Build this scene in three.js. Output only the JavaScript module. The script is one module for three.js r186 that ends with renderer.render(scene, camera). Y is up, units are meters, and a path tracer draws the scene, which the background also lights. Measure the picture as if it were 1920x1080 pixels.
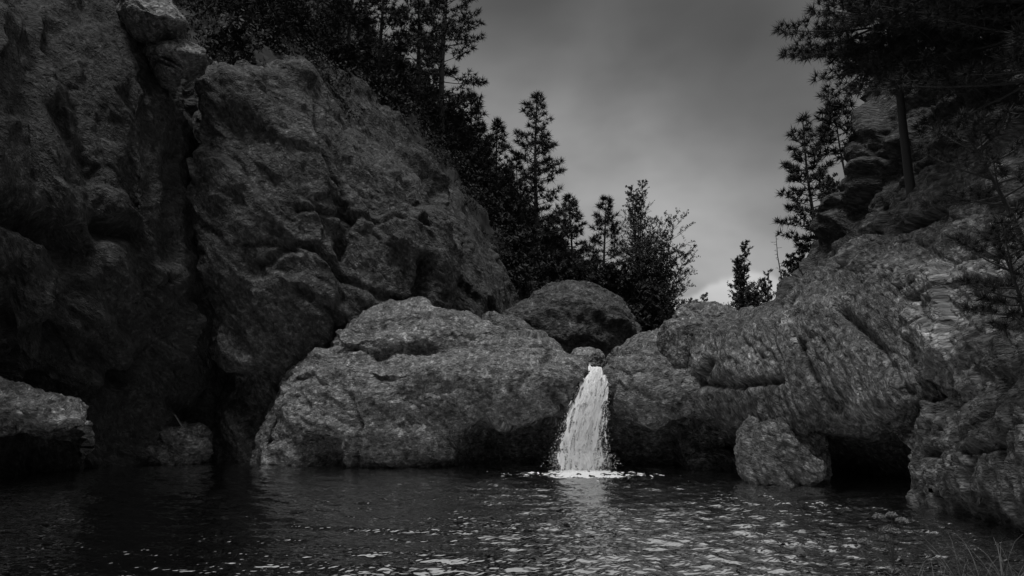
import * as THREE from 'three';
import { mergeVertices } from 'three/addons/utils/BufferGeometryUtils.js';

// ---------------------------------------------------------------- camera, sky, sun, exposure
const scene = new THREE.Scene();
const PITCH = 0.178, FOCAL = 1304, EYE = 1.6;               // focal length in pixels of the 1920 x 1080 frame
const camera = new THREE.PerspectiveCamera(2 * Math.atan(540 / FOCAL) * 180 / Math.PI, 16 / 9, 0.1, 5000);
camera.position.set(0, EYE, 0);
camera.rotation.x = PITCH;
scene.add(camera);
const renderer = new THREE.WebGLRenderer({ antialias: true });
renderer.toneMapping = THREE.LinearToneMapping;
renderer.toneMappingExposure = 1.25;
renderer.shadowMap.enabled = true;

const sun = new THREE.DirectionalLight(0xffffff, 1.5);
sun.position.set(-11, 60, 4);
sun.target.position.set(0, 0, -18);
sun.castShadow = true;
sun.shadow.radius = 28;
sun.shadow.mapSize.set(2048, 2048);
Object.assign(sun.shadow.camera, { left: -45, right: 45, top: 45, bottom: -45, near: 1, far: 160 });
scene.add(sun, sun.target);

// ---------------------------------------------------------------- numbers
function rng(seed) {
  let s = (seed * 2654435761) >>> 0;
  return () => { s = (s + 0x6d2b79f5) | 0; let t = Math.imul(s ^ (s >>> 15), 1 | s); t = (t + Math.imul(t ^ (t >>> 7), 61 | t)) ^ t; return ((t ^ (t >>> 14)) >>> 0) / 4294967296; };
}
const PERM = new Uint8Array(512);
{ const r = rng(77), p = [...Array(256).keys()]; for (let i = 255; i > 0; i--) { const j = Math.floor(r() * (i + 1)); [p[i], p[j]] = [p[j], p[i]]; } for (let i = 0; i < 512; i++) PERM[i] = p[i & 255]; }
const fade = (t) => t * t * t * (t * (t * 6 - 15) + 10);
const grad = (h, x, y, z) => { h &= 15; const u = h < 8 ? x : y, v = h < 4 ? y : (h === 12 || h === 14 ? x : z); return ((h & 1) ? -u : u) + ((h & 2) ? -v : v); };
function noise(x, y, z) {
  const X0 = Math.floor(x), Y0 = Math.floor(y), Z0 = Math.floor(z);
  x -= X0; y -= Y0; z -= Z0;
  const X = X0 & 255, Y = Y0 & 255, Z = Z0 & 255, u = fade(x), v = fade(y), w = fade(z);
  const A = PERM[X] + Y, B = PERM[X + 1] + Y, AA = PERM[A & 255] + Z, AB = PERM[(A + 1) & 255] + Z, BA = PERM[B & 255] + Z, BB = PERM[(B + 1) & 255] + Z;
  const l = (a, b, t) => a + t * (b - a);
  return l(l(l(grad(PERM[AA & 255], x, y, z), grad(PERM[BA & 255], x - 1, y, z), u), l(grad(PERM[AB & 255], x, y - 1, z), grad(PERM[BB & 255], x - 1, y - 1, z), u), v),
    l(l(grad(PERM[(AA + 1) & 255], x, y, z - 1), grad(PERM[(BA + 1) & 255], x - 1, y, z - 1), u), l(grad(PERM[(AB + 1) & 255], x, y - 1, z - 1), grad(PERM[(BB + 1) & 255], x - 1, y - 1, z - 1), u), v), w);
}
function tiled(x, y, f, k, e = 1) {                           // gradient noise that repeats over the unit square, f cells across and f * e up
  x *= f; y *= f * e; const X = Math.floor(x), Y = Math.floor(y), u = fade(x - X), v = fade(y - Y); x -= X; y -= Y;
  const c = (i, j, dx, dy) => { const h = PERM[(PERM[((X + i) % f + k * 7) & 255] + (Y + j) % (f * e)) & 255] * 0.0245437; return Math.cos(h) * dx + Math.sin(h) * dy; };
  const a = c(0, 0, x, y), b = c(1, 0, x - 1, y), p = c(0, 1, x, y - 1), q = c(1, 1, x - 1, y - 1), t = a + u * (b - a);
  return 1.3 * (t + v * (p + u * (q - p) - t));
}
function fbm(x, y, z, n) { let s = 0, a = 0.5, f = 1; for (let i = 0; i < n; i++) { s += a * noise(x * f + i * 7.3, y * f - i * 3.1, z * f + i * 5.7); a *= 0.5; f *= 2.03; } return s; }
function ridged(x, y, z, n) { let s = 0, a = 0.5, f = 1; for (let i = 0; i < n; i++) { s += a * (1 - 2 * Math.abs(noise(x * f + i * 3.7, y * f + i * 9.1, z * f - i * 4.3))); a *= 0.5; f *= 2.07; } return s; }
const V = { f1: 0, f2: 0, t: 0 };
function worley(x, y, z) {                                   // broken faces: each cell tilts its own way, blended in a narrow band; nearest and second nearest distance
  const X = Math.floor(x), Y = Math.floor(y), Z = Math.floor(z);
  let f1 = 9, f2 = 9, sw = 0, st = 0;
  for (let i = -1; i < 2; i++) for (let j = -1; j < 2; j++) for (let k = -1; k < 2; k++) {
    const h = PERM[(PERM[(PERM[(X + i) & 255] + Y + j) & 255] + Z + k) & 255], h2 = PERM[(h + 91) & 255], h3 = PERM[(h + 173) & 255];
    const dx = x - X - i - h / 255, dy = y - Y - j - h2 / 255, dz = z - Z - k - h3 / 255, d = dx * dx + dy * dy + dz * dz;
    if (d < f1) { f2 = f1; f1 = d; } else if (d < f2) f2 = d;
    if (d < 1.7) {
      let w = 1 / (d + 0.008); w *= w; w *= w * w; w *= w; w *= 1e-6; sw += w;
      st += w * (0.9 * ((PERM[(h + 17) & 255] / 127.5 - 1) * dx + (PERM[(h2 + 57) & 255] / 127.5 - 1) * dy + (PERM[(h3 + 31) & 255] / 127.5 - 1) * dz) + 0.42 * (PERM[(h + 201) & 255] / 127.5 - 1));
    }
  }
  V.f1 = Math.sqrt(f1); V.f2 = Math.sqrt(f2); V.t = st / sw;
}
const UP = new THREE.Vector3(0, 1, 0);
const clamp = (x, a = 0, b = 1) => Math.min(b, Math.max(a, x));
const smooth = (a, b, x) => { const t = clamp((x - a) / (b - a)); return t * t * (3 - 2 * t); };

// a point of the place: its bearing as read in the 1920 x 1080 frame and its distance D ahead of the camera
const CP = Math.cos(PITCH), SP = Math.sin(PITCH);
function at(px, py, D) {
  const x = (px - 960) / FOCAL, y = (540 - py) / FOCAL, yy = y * CP + SP, zz = y * SP - CP, t = D / -zz;
  return new THREE.Vector3(x * t, EYE + yy * t, -D);
}
const atY = (px, D, y) => { const p = at(px, 775, D); p.y = y; return p; };
const scaleAt = (D) => D / FOCAL;

// ---------------------------------------------------------------- sky: overcast, heavy grey cloud over paler cloud, a bank of cumulus low down
{
  const w = 1536, h = 768, data = new Float32Array(w * h * 4);
  const spots = [[0.11, 1190, 380, 0.12], [0.04, 960, 230, 0.10], [0.04, 1430, 500, 0.11], [0.03, 1135, 50, 0.035], [0.02, 1080, 110, 0.05], [-0.115, 1300, 30, 0.15], [-0.08, 930, -40, 0.10], [-0.03, 1390, 300, 0.06], [-0.03, 1560, 120, 0.1]]
    .map(([k, x, y, s]) => [k, at(x, y, 10).sub(camera.position).normalize(), s * s]);
  for (let j = 0; j < h; j++) for (let i = 0; i < w; i++) {
    const phi = ((i + 0.5) / w - 0.5) * 2 * Math.PI, th = ((j + 0.5) / h - 0.5) * Math.PI;
    const dx = Math.cos(th) * Math.cos(phi), dy = Math.sin(th), dz = Math.cos(th) * Math.sin(phi);
    const e = Math.max(dy, 0.02), s = 1 / (e + 0.25), cx = dx * s, cz = dz * s;
    const warp = 0.5 * fbm(cx * 0.7 + 5, 2, cz * 0.7, 3);
    const n = fbm(cx * 0.8 + warp + 3.3, 1.7, cz * 0.8 + warp, 5), m = fbm(cx * 2.4 + warp * 2, 9.1, cz * 2.4, 5), wisp = ridged(cx * 1.3 + warp * 2 + 4, 4.4, cz * 2.2 - warp, 5);
    let L = 0.165 + 0.10 * n + 0.12 * m + 0.06 * wisp;
    for (const [k, q, ss] of spots) { const c = 1 - (dx * q.x + dy * q.y + dz * q.z); if (c < ss * 6) L += k * Math.exp(-c / ss) * (1 + 0.9 * m + 0.4 * wisp); }
    const az = Math.atan2(dx, -dz), here = smooth(0.19, 0.24, az) * smooth(0.42, 0.36, az), edge = (0.10 + 0.07 * fbm(Math.cos(az) * 2.5, Math.sin(az) * 2.5, 4, 3)) * (1 - here) + here * (0.160 + 0.024 * smooth(0.245, 0.30, az)), puff = edge - dy + 0.022 * fbm(dx * 18, dy * 26, dz * 18, 5);
    L += (0.20 + 0.1 * fbm(dx * 14, dy * 20, dz * 14, 3)) * smooth(-0.003, 0.004, puff) * smooth(0.14, 0.0, puff);
    L = 0.86 * Math.max(L, 0.055) * (1 + 2.2 * smooth(0.5, 0.85, dy));                                      // overcast: brightest overhead
    const k = (j * w + i) * 4; data[k] = data[k + 1] = data[k + 2] = L; data[k + 3] = 1;
  }
  const sky = new THREE.DataTexture(data, w, h, THREE.RGBAFormat, THREE.FloatType);
  sky.mapping = THREE.EquirectangularReflectionMapping; sky.magFilter = THREE.LinearFilter; sky.minFilter = THREE.LinearFilter; sky.needsUpdate = true;
  scene.background = sky; scene.environment = sky;
}

// ---------------------------------------------------------------- helpers that make named things
const taken = new Map();
function numbered(name) { const n = taken.get(name) || 0; taken.set(name, n + 1); return n ? `${name}_${String(n).padStart(3, '0')}` : name; }
function finish(m) { m.castShadow = true; m.receiveShadow = true; return m; }
function put(name, geometry, material, { label, category, group, kind, parent } = {}) {
  const m = finish(new THREE.Mesh(geometry, material));
  m.name = parent ? name : numbered(name);
  if (label) m.userData.label = label;
  if (category) m.userData.category = category;
  if (group) m.userData.group = group;
  if (kind) m.userData.kind = kind;
  (parent || scene).add(m);
  return m;
}
function thing(name, label, category, position, group) {
  const o = new THREE.Group(); o.name = numbered(name); o.position.copy(position);
  o.userData = { label, category }; if (group) o.userData.group = group;
  scene.add(o); return o;
}
function fromArrays(pos, idx, col) {
  const g = new THREE.BufferGeometry();
  g.setAttribute('position', new THREE.BufferAttribute(new Float32Array(pos), 3));
  if (col) g.setAttribute('color', new THREE.BufferAttribute(new Float32Array(col), 3));
  if (idx) g.setIndex(new THREE.BufferAttribute(new Uint32Array(idx), 1));
  g.computeVertexNormals();
  return g;
}

// ---------------------------------------------------------------- rock
// grain of the stone, tiles 4 m across: relief (pits, edges, hairline clefts) and tone (pale and dark mineral grains, lichen flecks)
const [relief, grain] = (() => {
  const n = 1024, bump = new Uint8Array(n * n * 4), tone = new Uint8Array(n * n * 4);
  const wrap = tiled;
  for (let j = 0; j < n; j++) for (let i = 0; i < n; i++) {
    const x = i / n, y = j / n; let h = 0, a = 0.5, f = 11, t = 0;
    for (let k = 0; k < 4; k++) { const v = wrap(x, y, f, k * 9 + 2), u = Math.abs(v); h += a * (k % 2 ? 1.3 * u - 0.2 : 0.6 - 2.0 * u); t += (k ? 0.34 : 0.2) * v; a *= 0.7; f *= 2; }
    const crack = Math.min(1, Math.abs(wrap(x, y, 10, 41) + 0.25 * wrap(x, y, 40, 47)) / 0.022), crack2 = Math.min(1, Math.abs(wrap(x, y, 22, 61) + 0.3 * wrap(x, y, 70, 67)) / 0.035);
    const g = clamp(0.25 + 0.5 * h + 0.16 * crack + 0.12 * crack2) * 255, k = (j * n + i) * 4;
    bump[k] = bump[k + 1] = bump[k + 2] = g; bump[k + 3] = 255;
    const fleck = smooth(0.28, 0.42, wrap(x, y, 30, 31) + 0.4 * wrap(x, y, 60, 35)), dark = smooth(0.22, 0.40, wrap(x, y, 22, 53) + 0.4 * wrap(x, y, 50, 57));
    const c = clamp(0.42 * Math.exp(1.5 * t) * (1 + 0.75 * fleck) * (1 - 0.5 * dark)) ;
    tone[k] = tone[k + 1] = tone[k + 2] = c * 255; tone[k + 3] = 255;
  }
  return [bump, tone].map((px) => { const t = new THREE.DataTexture(px, n, n); t.wrapS = t.wrapT = THREE.RepeatWrapping; t.magFilter = THREE.LinearFilter; t.minFilter = THREE.LinearMipmapLinearFilter; t.generateMipmaps = true; t.repeat.set(1 / 4, 1 / 4); t.needsUpdate = true; return t; });
})();
const rockMaterial = new THREE.MeshStandardMaterial({ vertexColors: true, map: grain, roughness: 0.85, metalness: 0, bumpMap: relief, bumpScale: 0.18 });
const wetMaterial = new THREE.MeshStandardMaterial({ vertexColors: true, map: grain, roughness: 0.45, metalness: 0, bumpMap: relief, bumpScale: 0.08 });
const soilMaterial = new THREE.MeshStandardMaterial({ vertexColors: true, roughness: 0.95, metalness: 0 });

// frame of the foliation: dc is across the layers, da down the dip
function frame(dip, strike) {
  const da = new THREE.Vector3(Math.cos(dip) * Math.cos(strike), -Math.sin(dip), Math.cos(dip) * Math.sin(strike)).normalize();
  const db = new THREE.Vector3(-Math.sin(strike), 0, Math.cos(strike)), dc = new THREE.Vector3().crossVectors(da, db).normalize();
  return { da, db, dc };
}
const STYLE = { grainTurn: 0.08, grainDraw: 1.6, lump: 0.35, s1: 0.45, f1: 0.30, c1: 0.08, s2: 1.3, f2: 0.06, c2: 0.03, lay: 0.045, layers: 2.2, fine: 0.03, rough: 0.13, base: 0.16, mottle: 0.8, lichen: 0.8, stain: 0.35, stretch: 0.45, ...frame(0.4, 0.6) };
function displace(x, y, z, o) {
  const a0 = x * o.da.x + y * o.da.y + z * o.da.z, b0 = x * o.db.x + z * o.db.z, c0 = x * o.dc.x + y * o.dc.y + z * o.dc.z;
  const w1 = noise(x * 0.6 + 11, y * 0.6, z * 0.6), w2 = noise(x * 0.6, y * 0.6 + 23, z * 0.6), w3 = noise(x * 1.7 + 5, y * 1.7 + 8, z * 1.7), w4 = noise(x * 4.1 + 5, y * 4.1 + 8, z * 4.1);
  const a = a0 + 0.35 * w1 + 0.06 * w4, b = b0 + 0.35 * w2 + 0.12 * w3, c = c0 + 0.25 * w1 - 0.2 * w2 + 0.1 * w3 + 0.05 * w4;
  let d = o.lump * fbm(x * 0.28 + 3, y * 0.28, z * 0.28, 3);
  worley(a * o.s1 * o.stretch * 1.2, b * o.s1, c * o.s1 * 1.3);
  d += o.f1 * V.t - o.c1 * smooth(-0.1, 0.25, w2) * Math.pow(clamp(1 - (V.f2 - V.f1) / 0.05), 1.5);
  worley(a * o.s2 * o.stretch + 31, b * o.s2 * 0.9, c * o.s2 * 1.5 + 7);
  d += o.f2 * 1.3 * V.t - o.c2 * smooth(-0.15, 0.2, w1) * Math.pow(clamp(1 - (V.f2 - V.f1) / 0.06), 1.5);
  const t = c * o.layers + 0.4 * w3 + 0.9 * fbm(a * 0.5, b * 0.5, c, 2), saw = t - Math.floor(t);
  d += o.lay * ((saw < 0.85 ? saw / 0.85 : (1 - saw) / 0.15) - 0.5) * smooth(-0.2, 0.3, fbm(x * 0.6, y * 0.6 + 40, z * 0.6, 2));
  // crags: sharp crests and clefts drawn out along the foliation, from a metre down to centimetres
  const q = Math.sqrt(o.stretch);
  let amp = o.rough, f = 0.75, k = 0, keep = 1;
  for (let i = 0; i < 6; i++) { const n = Math.abs(noise(a * f * q + i * 13.7, b * f + i * 5.1, c * f * 1.5 - i * 7.9)); const e = i % 2 ? 0.5 - 2 * n : 2 * n - 0.5; k += amp * e * keep; keep = clamp(0.55 + 0.9 * Math.abs(e)); amp *= 0.6; f *= 2.1; }
  d += k;
  d += o.fine * (1.2 * noise(a * 6, b * 9, c * 13) + 0.7 * noise(x * 12, y * 12, z * 12));
  return d;
}
function tint(x, y, z, o, d) {
  const a = x * o.da.x + y * o.da.y + z * o.da.z, b = x * o.db.x + z * o.db.z, c = x * o.dc.x + y * o.dc.y + z * o.dc.z;
  let v = 1 + o.mottle * (0.7 * fbm(x * 0.9 + 2, y * 0.9, z * 0.9, 3) + 0.6 * fbm(a * 1.6, b * 4, c * 9, 3) + 1.1 * fbm(x * 4.5, y * 4.5, z * 4.5, 3) + 0.7 * noise(a * 5, b * 10, c * 16));
  const patch = fbm(x * 1.3 + 70, y * 1.3, z * 1.3, 3) + 0.7 * fbm(x * 7, y * 7 + 9, z * 7, 2);
  v *= 1 + o.lichen * smooth(0.16, 0.36, patch);                                                       // pale lichen
  v *= 1 - 0.45 * smooth(0.2, 0.34, fbm(x * 2.1 + 9, y * 2.1 + 50, z * 2.1, 4) + 0.25 * noise(x * 9, y * 9, z * 9)); // dark lichen and moss
  v *= 1 - o.stain * smooth(0.08, 0.3, fbm(x * 1.7 + 4, y * 0.3, z * 1.7, 2) + 0.22 * fbm(x * 6, y * 5, z * 6, 2));   // mineral streaks left by running water
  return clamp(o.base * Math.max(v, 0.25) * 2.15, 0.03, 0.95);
}
const cr = (p0, p1, p2, p3, t) => { const m1 = 0.29 * (p2 - p0), m2 = 0.29 * (p3 - p1), t2 = t * t, t3 = t2 * t; return (2 * t3 - 3 * t2 + 1) * p1 + (t3 - 2 * t2 + t) * m1 + (-2 * t3 + 3 * t2) * p2 + (t3 - t2) * m2; };

// a rock surface through a net of points: columns left to right, each from the bottom up; closed = the columns are rings
function loft(cols, cell, style, { closed = true, cracks = [], coarse = 99, uneven = 1 } = {}) {
  const o = { ...STYLE, ...style };
  let C = cols.map((c) => c.map((p) => (p.isVector3 ? p : at(...p))));
  if (closed) {
    const cap = (ring, next, k, out) => { const m = new THREE.Vector3(); ring.forEach((p) => m.add(p)); m.divideScalar(ring.length); const n = new THREE.Vector3(); next.forEach((p) => n.add(p)); n.divideScalar(next.length);
      const dir = m.clone().sub(n).normalize(); return ring.map((p) => m.clone().lerp(p, k).addScaledVector(dir, out)); };
    const size = (ring) => { const bb = new THREE.Box3().setFromPoints(ring), s = bb.getSize(new THREE.Vector3()); return Math.min(s.y, s.z); };
    const f = C[0], l = C[C.length - 1], sf = size(f) * 0.07, sl = size(l) * 0.07;
    C = [cap(f, C[1], 0.03, sf * 1.5), cap(f, C[1], 0.6, sf), ...C, cap(l, C[C.length - 2], 0.6, sl), cap(l, C[C.length - 2], 0.03, sl * 1.5)];
  }
  const nu = C.length, nv = C[0].length, vs = closed ? nv : nv - 1;
  const us = [], vv = [];
  for (let i = 0; i < nu - 1; i++) { let L = 0; for (let j = 0; j < nv; j++) L += C[i][j].distanceTo(C[i + 1][j]) / nv; const n = Math.max(2, Math.ceil(L / cell)); for (let k = 0; k < n; k++) us.push(i + k / n); }
  us.push(nu - 1);
  for (let j = 0; j < vs; j++) { let L = 0; for (let i = 0; i < nu; i++) L += C[i][j].distanceTo(C[i][(j + 1) % nv]) / nu; const n = Math.max(2, Math.ceil(L / cell / (j >= coarse ? 4 : 1))); for (let k = 0; k < n; k++) vv.push(j + k / n); }
  if (!closed) vv.push(nv - 1);
  const NU = us.length, NV = vv.length, base = new Float32Array(NU * NV * 3), K = ['x', 'y', 'z'];
  const ci = (i) => clamp(i, 0, nu - 1), cj = (j) => (closed ? ((j % nv) + nv) % nv : clamp(j, 0, nv - 1));
  for (let a = 0; a < NU; a++) {
    const i = Math.min(Math.floor(us[a]), nu - 2), s = us[a] - i;
    const row = C[0].map((_, j) => K.map((k) => cr(C[ci(i - 1)][j][k], C[i][j][k], C[i + 1][j][k], C[ci(i + 2)][j][k], s)));
    for (let b = 0; b < NV; b++) {
      const j = Math.min(Math.floor(vv[b]), vs - 1), t = vv[b] - j;
      for (let k = 0; k < 3; k++) base[(a * NV + b) * 3 + k] = cr(row[cj(j - 1)][k], row[j][k], row[cj(j + 1)][k], row[cj(j + 2)][k], t);
    }
  }
  const idx = [];
  for (let a = 0; a < NU - 1; a++) for (let b = 0; b < (closed ? NV : NV - 1); b++) {
    const b2 = (b + 1) % NV, p = a * NV + b, q = a * NV + b2, r = (a + 1) * NV + b, s = (a + 1) * NV + b2;
    idx.push(p, r, q, q, r, s);
  }
  const g = fromArrays(base, idx), N = g.attributes.normal.array.slice(), P = g.attributes.position.array, col = new Float32Array(P.length);
  const lines = cracks.map(([w, dep, pts]) => [w, dep, pts.map((q) => (q.length === 3 ? at(...q) : nearest(base, q)))]);
  for (let i = 0; i < P.length; i += 3) {
    const x = base[i], y = base[i + 1], z = base[i + 2];
    let d = displace(x, y, z, o) * uneven;
    for (const [w, dep, pts] of lines) {
      let best = 1e9;
      for (let k = 0; k < pts.length - 1; k++) best = Math.min(best, segment(x, y, z, pts[k], pts[k + 1]));
      if (best < w * 9) { const r = Math.sqrt(best) + 0.25 * w * noise(x * 5, y * 5, z * 5) + 0.5 * w * noise(x * 1.5, y * 1.5, z * 1.5); d -= dep * Math.exp(-(r * r) / (w * w)); }
    }
    P[i] += N[i] * d; P[i + 1] += N[i + 1] * d; P[i + 2] += N[i + 2] * d;
    col[i] = col[i + 1] = col[i + 2] = tint(x, y, z, o, d);
  }
  g.setAttribute('color', new THREE.BufferAttribute(col, 3));
  g.computeVertexNormals();
  return unwrap(g, P, N, o.grainTurn, o.grainDraw);
}
// texture coordinates in metres, each face laid out on the one of three planes (front, side, top of the rock) that it is most parallel to
function unwrap(g, P, N, lay = 0.08, draw = 1.5) {
  const n = new THREE.Vector3(), I = g.index.array, A = ['position', 'normal', 'color'].map((k) => g.attributes[k].array), C = Math.cos(lay), S = Math.sin(lay);
  for (let i = 0; i < P.length; i += 3) if (N[i] * -P[i] + N[i + 1] * (3 - P[i + 1]) + N[i + 2] * (-4 - P[i + 2]) > 0) { n.x += N[i]; n.y += N[i + 1]; n.z += N[i + 2]; }
  n.y *= 0.4; n.normalize(); const u = new THREE.Vector3().crossVectors(UP, n).normalize(), v = new THREE.Vector3().crossVectors(n, u), axes = [n, u, v];
  const made = new Int32Array(P.length).fill(-1), out = [[], [], []], uv = [], idx = new Uint32Array(I.length); let count = 0;
  for (let t = 0; t < I.length; t += 3) {
    const m = axes.map((q) => Math.abs([0, 1, 2].reduce((sum, e) => { const k = I[t + e] * 3; return sum + (0.45 * N[k] + 0.55 * A[1][k]) * q.x + (0.45 * N[k + 1] + 0.55 * A[1][k + 1]) * q.y + (0.45 * N[k + 2] + 0.55 * A[1][k + 2]) * q.z; }, 0))), ax = m[0] * 1.15 >= m[1] && m[0] * 1.15 >= m[2] ? 0 : m[1] >= m[2] ? 1 : 2;
    for (let e = 0; e < 3; e++) {
      const k = I[t + e], key = k * 3 + ax;
      if (made[key] < 0) {
        made[key] = count++; for (let j = 0; j < 3; j++) out[j].push(A[j][k * 3], A[j][k * 3 + 1], A[j][k * 3 + 2]);
        const [w, a0, b0] = axes.map((q) => P[k * 3] * q.x + P[k * 3 + 1] * q.y + P[k * 3 + 2] * q.z), a = ax === 1 ? w + 1.3 : a0, b = ax === 2 ? w + 0.7 : b0;
        uv.push(a * C + b * S, (b * C - a * S) * draw);
      }
      idx[t + e] = made[key];
    }
  }
  const r = new THREE.BufferGeometry();
  ['position', 'normal', 'color'].forEach((k, j) => r.setAttribute(k, new THREE.BufferAttribute(new Float32Array(out[j]), 3)));
  r.setAttribute('uv', new THREE.BufferAttribute(new Float32Array(uv), 2)); r.setIndex(new THREE.BufferAttribute(idx, 1));
  return r;
}
function segment(x, y, z, p, q) { const ax = q.x - p.x, ay = q.y - p.y, az = q.z - p.z, bx = x - p.x, by = y - p.y, bz = z - p.z, t = clamp((ax * bx + ay * by + az * bz) / (ax * ax + ay * ay + az * az + 1e-9)), dx = bx - t * ax, dy = by - t * ay, dz = bz - t * az; return dx * dx + dy * dy + dz * dz; }
function nearest(base, [px, py]) {                           // the point of the surface that lies in a bearing
  const dir = at(px, py, 10).sub(camera.position).normalize(); let best = 1e9; const out = new THREE.Vector3();
  for (let i = 0; i < base.length; i += 3) {
    const x = base[i], y = base[i + 1] - EYE, z = base[i + 2], t = x * dir.x + y * dir.y + z * dir.z, r = Math.sqrt(Math.max(0, x * x + y * y + z * z - t * t)) / t;
    const score = r < 0.004 ? t * 0.001 : r * 10; if (score < best) { best = score; out.set(x, y + EYE, z); }
  }
  return out;
}
// columns of a boulder: front points from the bottom up, closed round the back at the given depth
function boulder(front, { deep = 2.5, foot = -0.8, feet = true, low = 0.35 } = {}) {
  return front.map((c) => {
    const f = c.map((p) => (p.isVector3 ? p : at(...p))), top = f[f.length - 1], bot = f[0];
    const under = feet ? [new THREE.Vector3(bot.x, foot, bot.z + 0.1)] : [];
    const by = feet ? foot : bot.y;
    const back = [new THREE.Vector3(top.x * 1.04, top.y - 0.1 * deep * low, top.z - deep * 0.55), new THREE.Vector3(top.x * 1.08, (top.y * 0.6 + by * 0.4), top.z - deep), new THREE.Vector3(bot.x * 1.05, by, Math.min(bot.z, top.z) - deep * 0.8)];
    return [...under, ...f, ...back];
  });
}
// a free-standing stone: a blocky ball, worn and broken
function blob(px, py, D, rx, ry, rz, style, { detail = 44, power = 2.7, turn = 0 } = {}) {
  const o = { ...STYLE, ...style }, c = at(px, py, D), g = new THREE.IcosahedronGeometry(1, detail), P = g.attributes.position.array, col = new Float32Array(P.length), ct = Math.cos(turn), st = Math.sin(turn);
  for (let i = 0; i < P.length; i += 3) {
    const nx = P[i], ny = P[i + 1], nz = P[i + 2], k = Math.pow(Math.pow(Math.abs(nx), power) + Math.pow(Math.abs(ny), power) + Math.pow(Math.abs(nz), power), -1 / power);
    const ex = nx * k * rx, ey = ny * k * ry, ez = nz * k * rz, x = c.x + ex * ct - ey * st, y = c.y + ex * st + ey * ct, z = c.z + ez, d = displace(x, y, z, o);
    P[i] = x + (nx * ct - ny * st) * d; P[i + 1] = y + (nx * st + ny * ct) * d; P[i + 2] = z + nz * d;
    col[i] = col[i + 1] = col[i + 2] = tint(x, y, z, o, d);
  }
  g.setAttribute('color', new THREE.BufferAttribute(col, 3));
  const m = mergeVertices(g.deleteAttribute('normal').deleteAttribute('uv'), 1e-5); m.computeVertexNormals(); return unwrap(m, m.attributes.position.array, m.attributes.normal.array, o.grainTurn, o.grainDraw);
}
const rocks = 'rocks round the pool';
function rock(name, label, geometry, material = rockMaterial, category = 'boulder') { return put(name, geometry, material, { label, category, group: rocks }); }

// ---------------------------------------------------------------- cliffs and hills
const steep = frame(1.15, 0.35);
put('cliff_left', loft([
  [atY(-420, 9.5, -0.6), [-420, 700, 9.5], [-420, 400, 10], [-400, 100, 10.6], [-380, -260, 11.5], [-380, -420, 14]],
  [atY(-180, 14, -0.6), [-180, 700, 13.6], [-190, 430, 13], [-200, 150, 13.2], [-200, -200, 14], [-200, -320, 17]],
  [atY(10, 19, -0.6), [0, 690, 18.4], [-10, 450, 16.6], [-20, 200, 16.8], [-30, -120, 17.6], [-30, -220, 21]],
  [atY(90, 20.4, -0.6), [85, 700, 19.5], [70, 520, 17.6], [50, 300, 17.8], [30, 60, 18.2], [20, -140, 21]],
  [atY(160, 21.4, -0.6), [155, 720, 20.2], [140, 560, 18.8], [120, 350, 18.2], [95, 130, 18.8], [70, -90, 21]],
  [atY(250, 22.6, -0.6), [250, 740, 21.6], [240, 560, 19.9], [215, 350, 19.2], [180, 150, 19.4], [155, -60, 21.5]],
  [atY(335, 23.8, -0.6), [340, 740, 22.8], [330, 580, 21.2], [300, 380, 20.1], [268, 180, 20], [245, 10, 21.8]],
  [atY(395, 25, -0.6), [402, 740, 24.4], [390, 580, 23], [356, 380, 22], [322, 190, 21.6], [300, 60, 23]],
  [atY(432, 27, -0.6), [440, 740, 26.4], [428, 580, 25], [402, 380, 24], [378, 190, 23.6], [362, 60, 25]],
], 0.085, { ...steep, grainTurn: -1.08, grainDraw: 2, stretch: 0.22, lay: 0.16, layers: 1.1, lump: 0.5, f1: 0.6, f2: 0.17, base: 0.034, s1: 0.42, stain: 0.45 }, { closed: false, cracks: [[0.35, 0.9, [[20, 390], [110, 430], [150, 470]]], [0.25, 0.5, [[110, 200], [170, 300], [190, 420]]], [0.25, 0.6, [[60, 620], [150, 650], [230, 720]]], [0.3, 0.6, [[190, 430], [260, 440], [290, 560]]]] }), rockMaterial, { kind: 'structure' });

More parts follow.
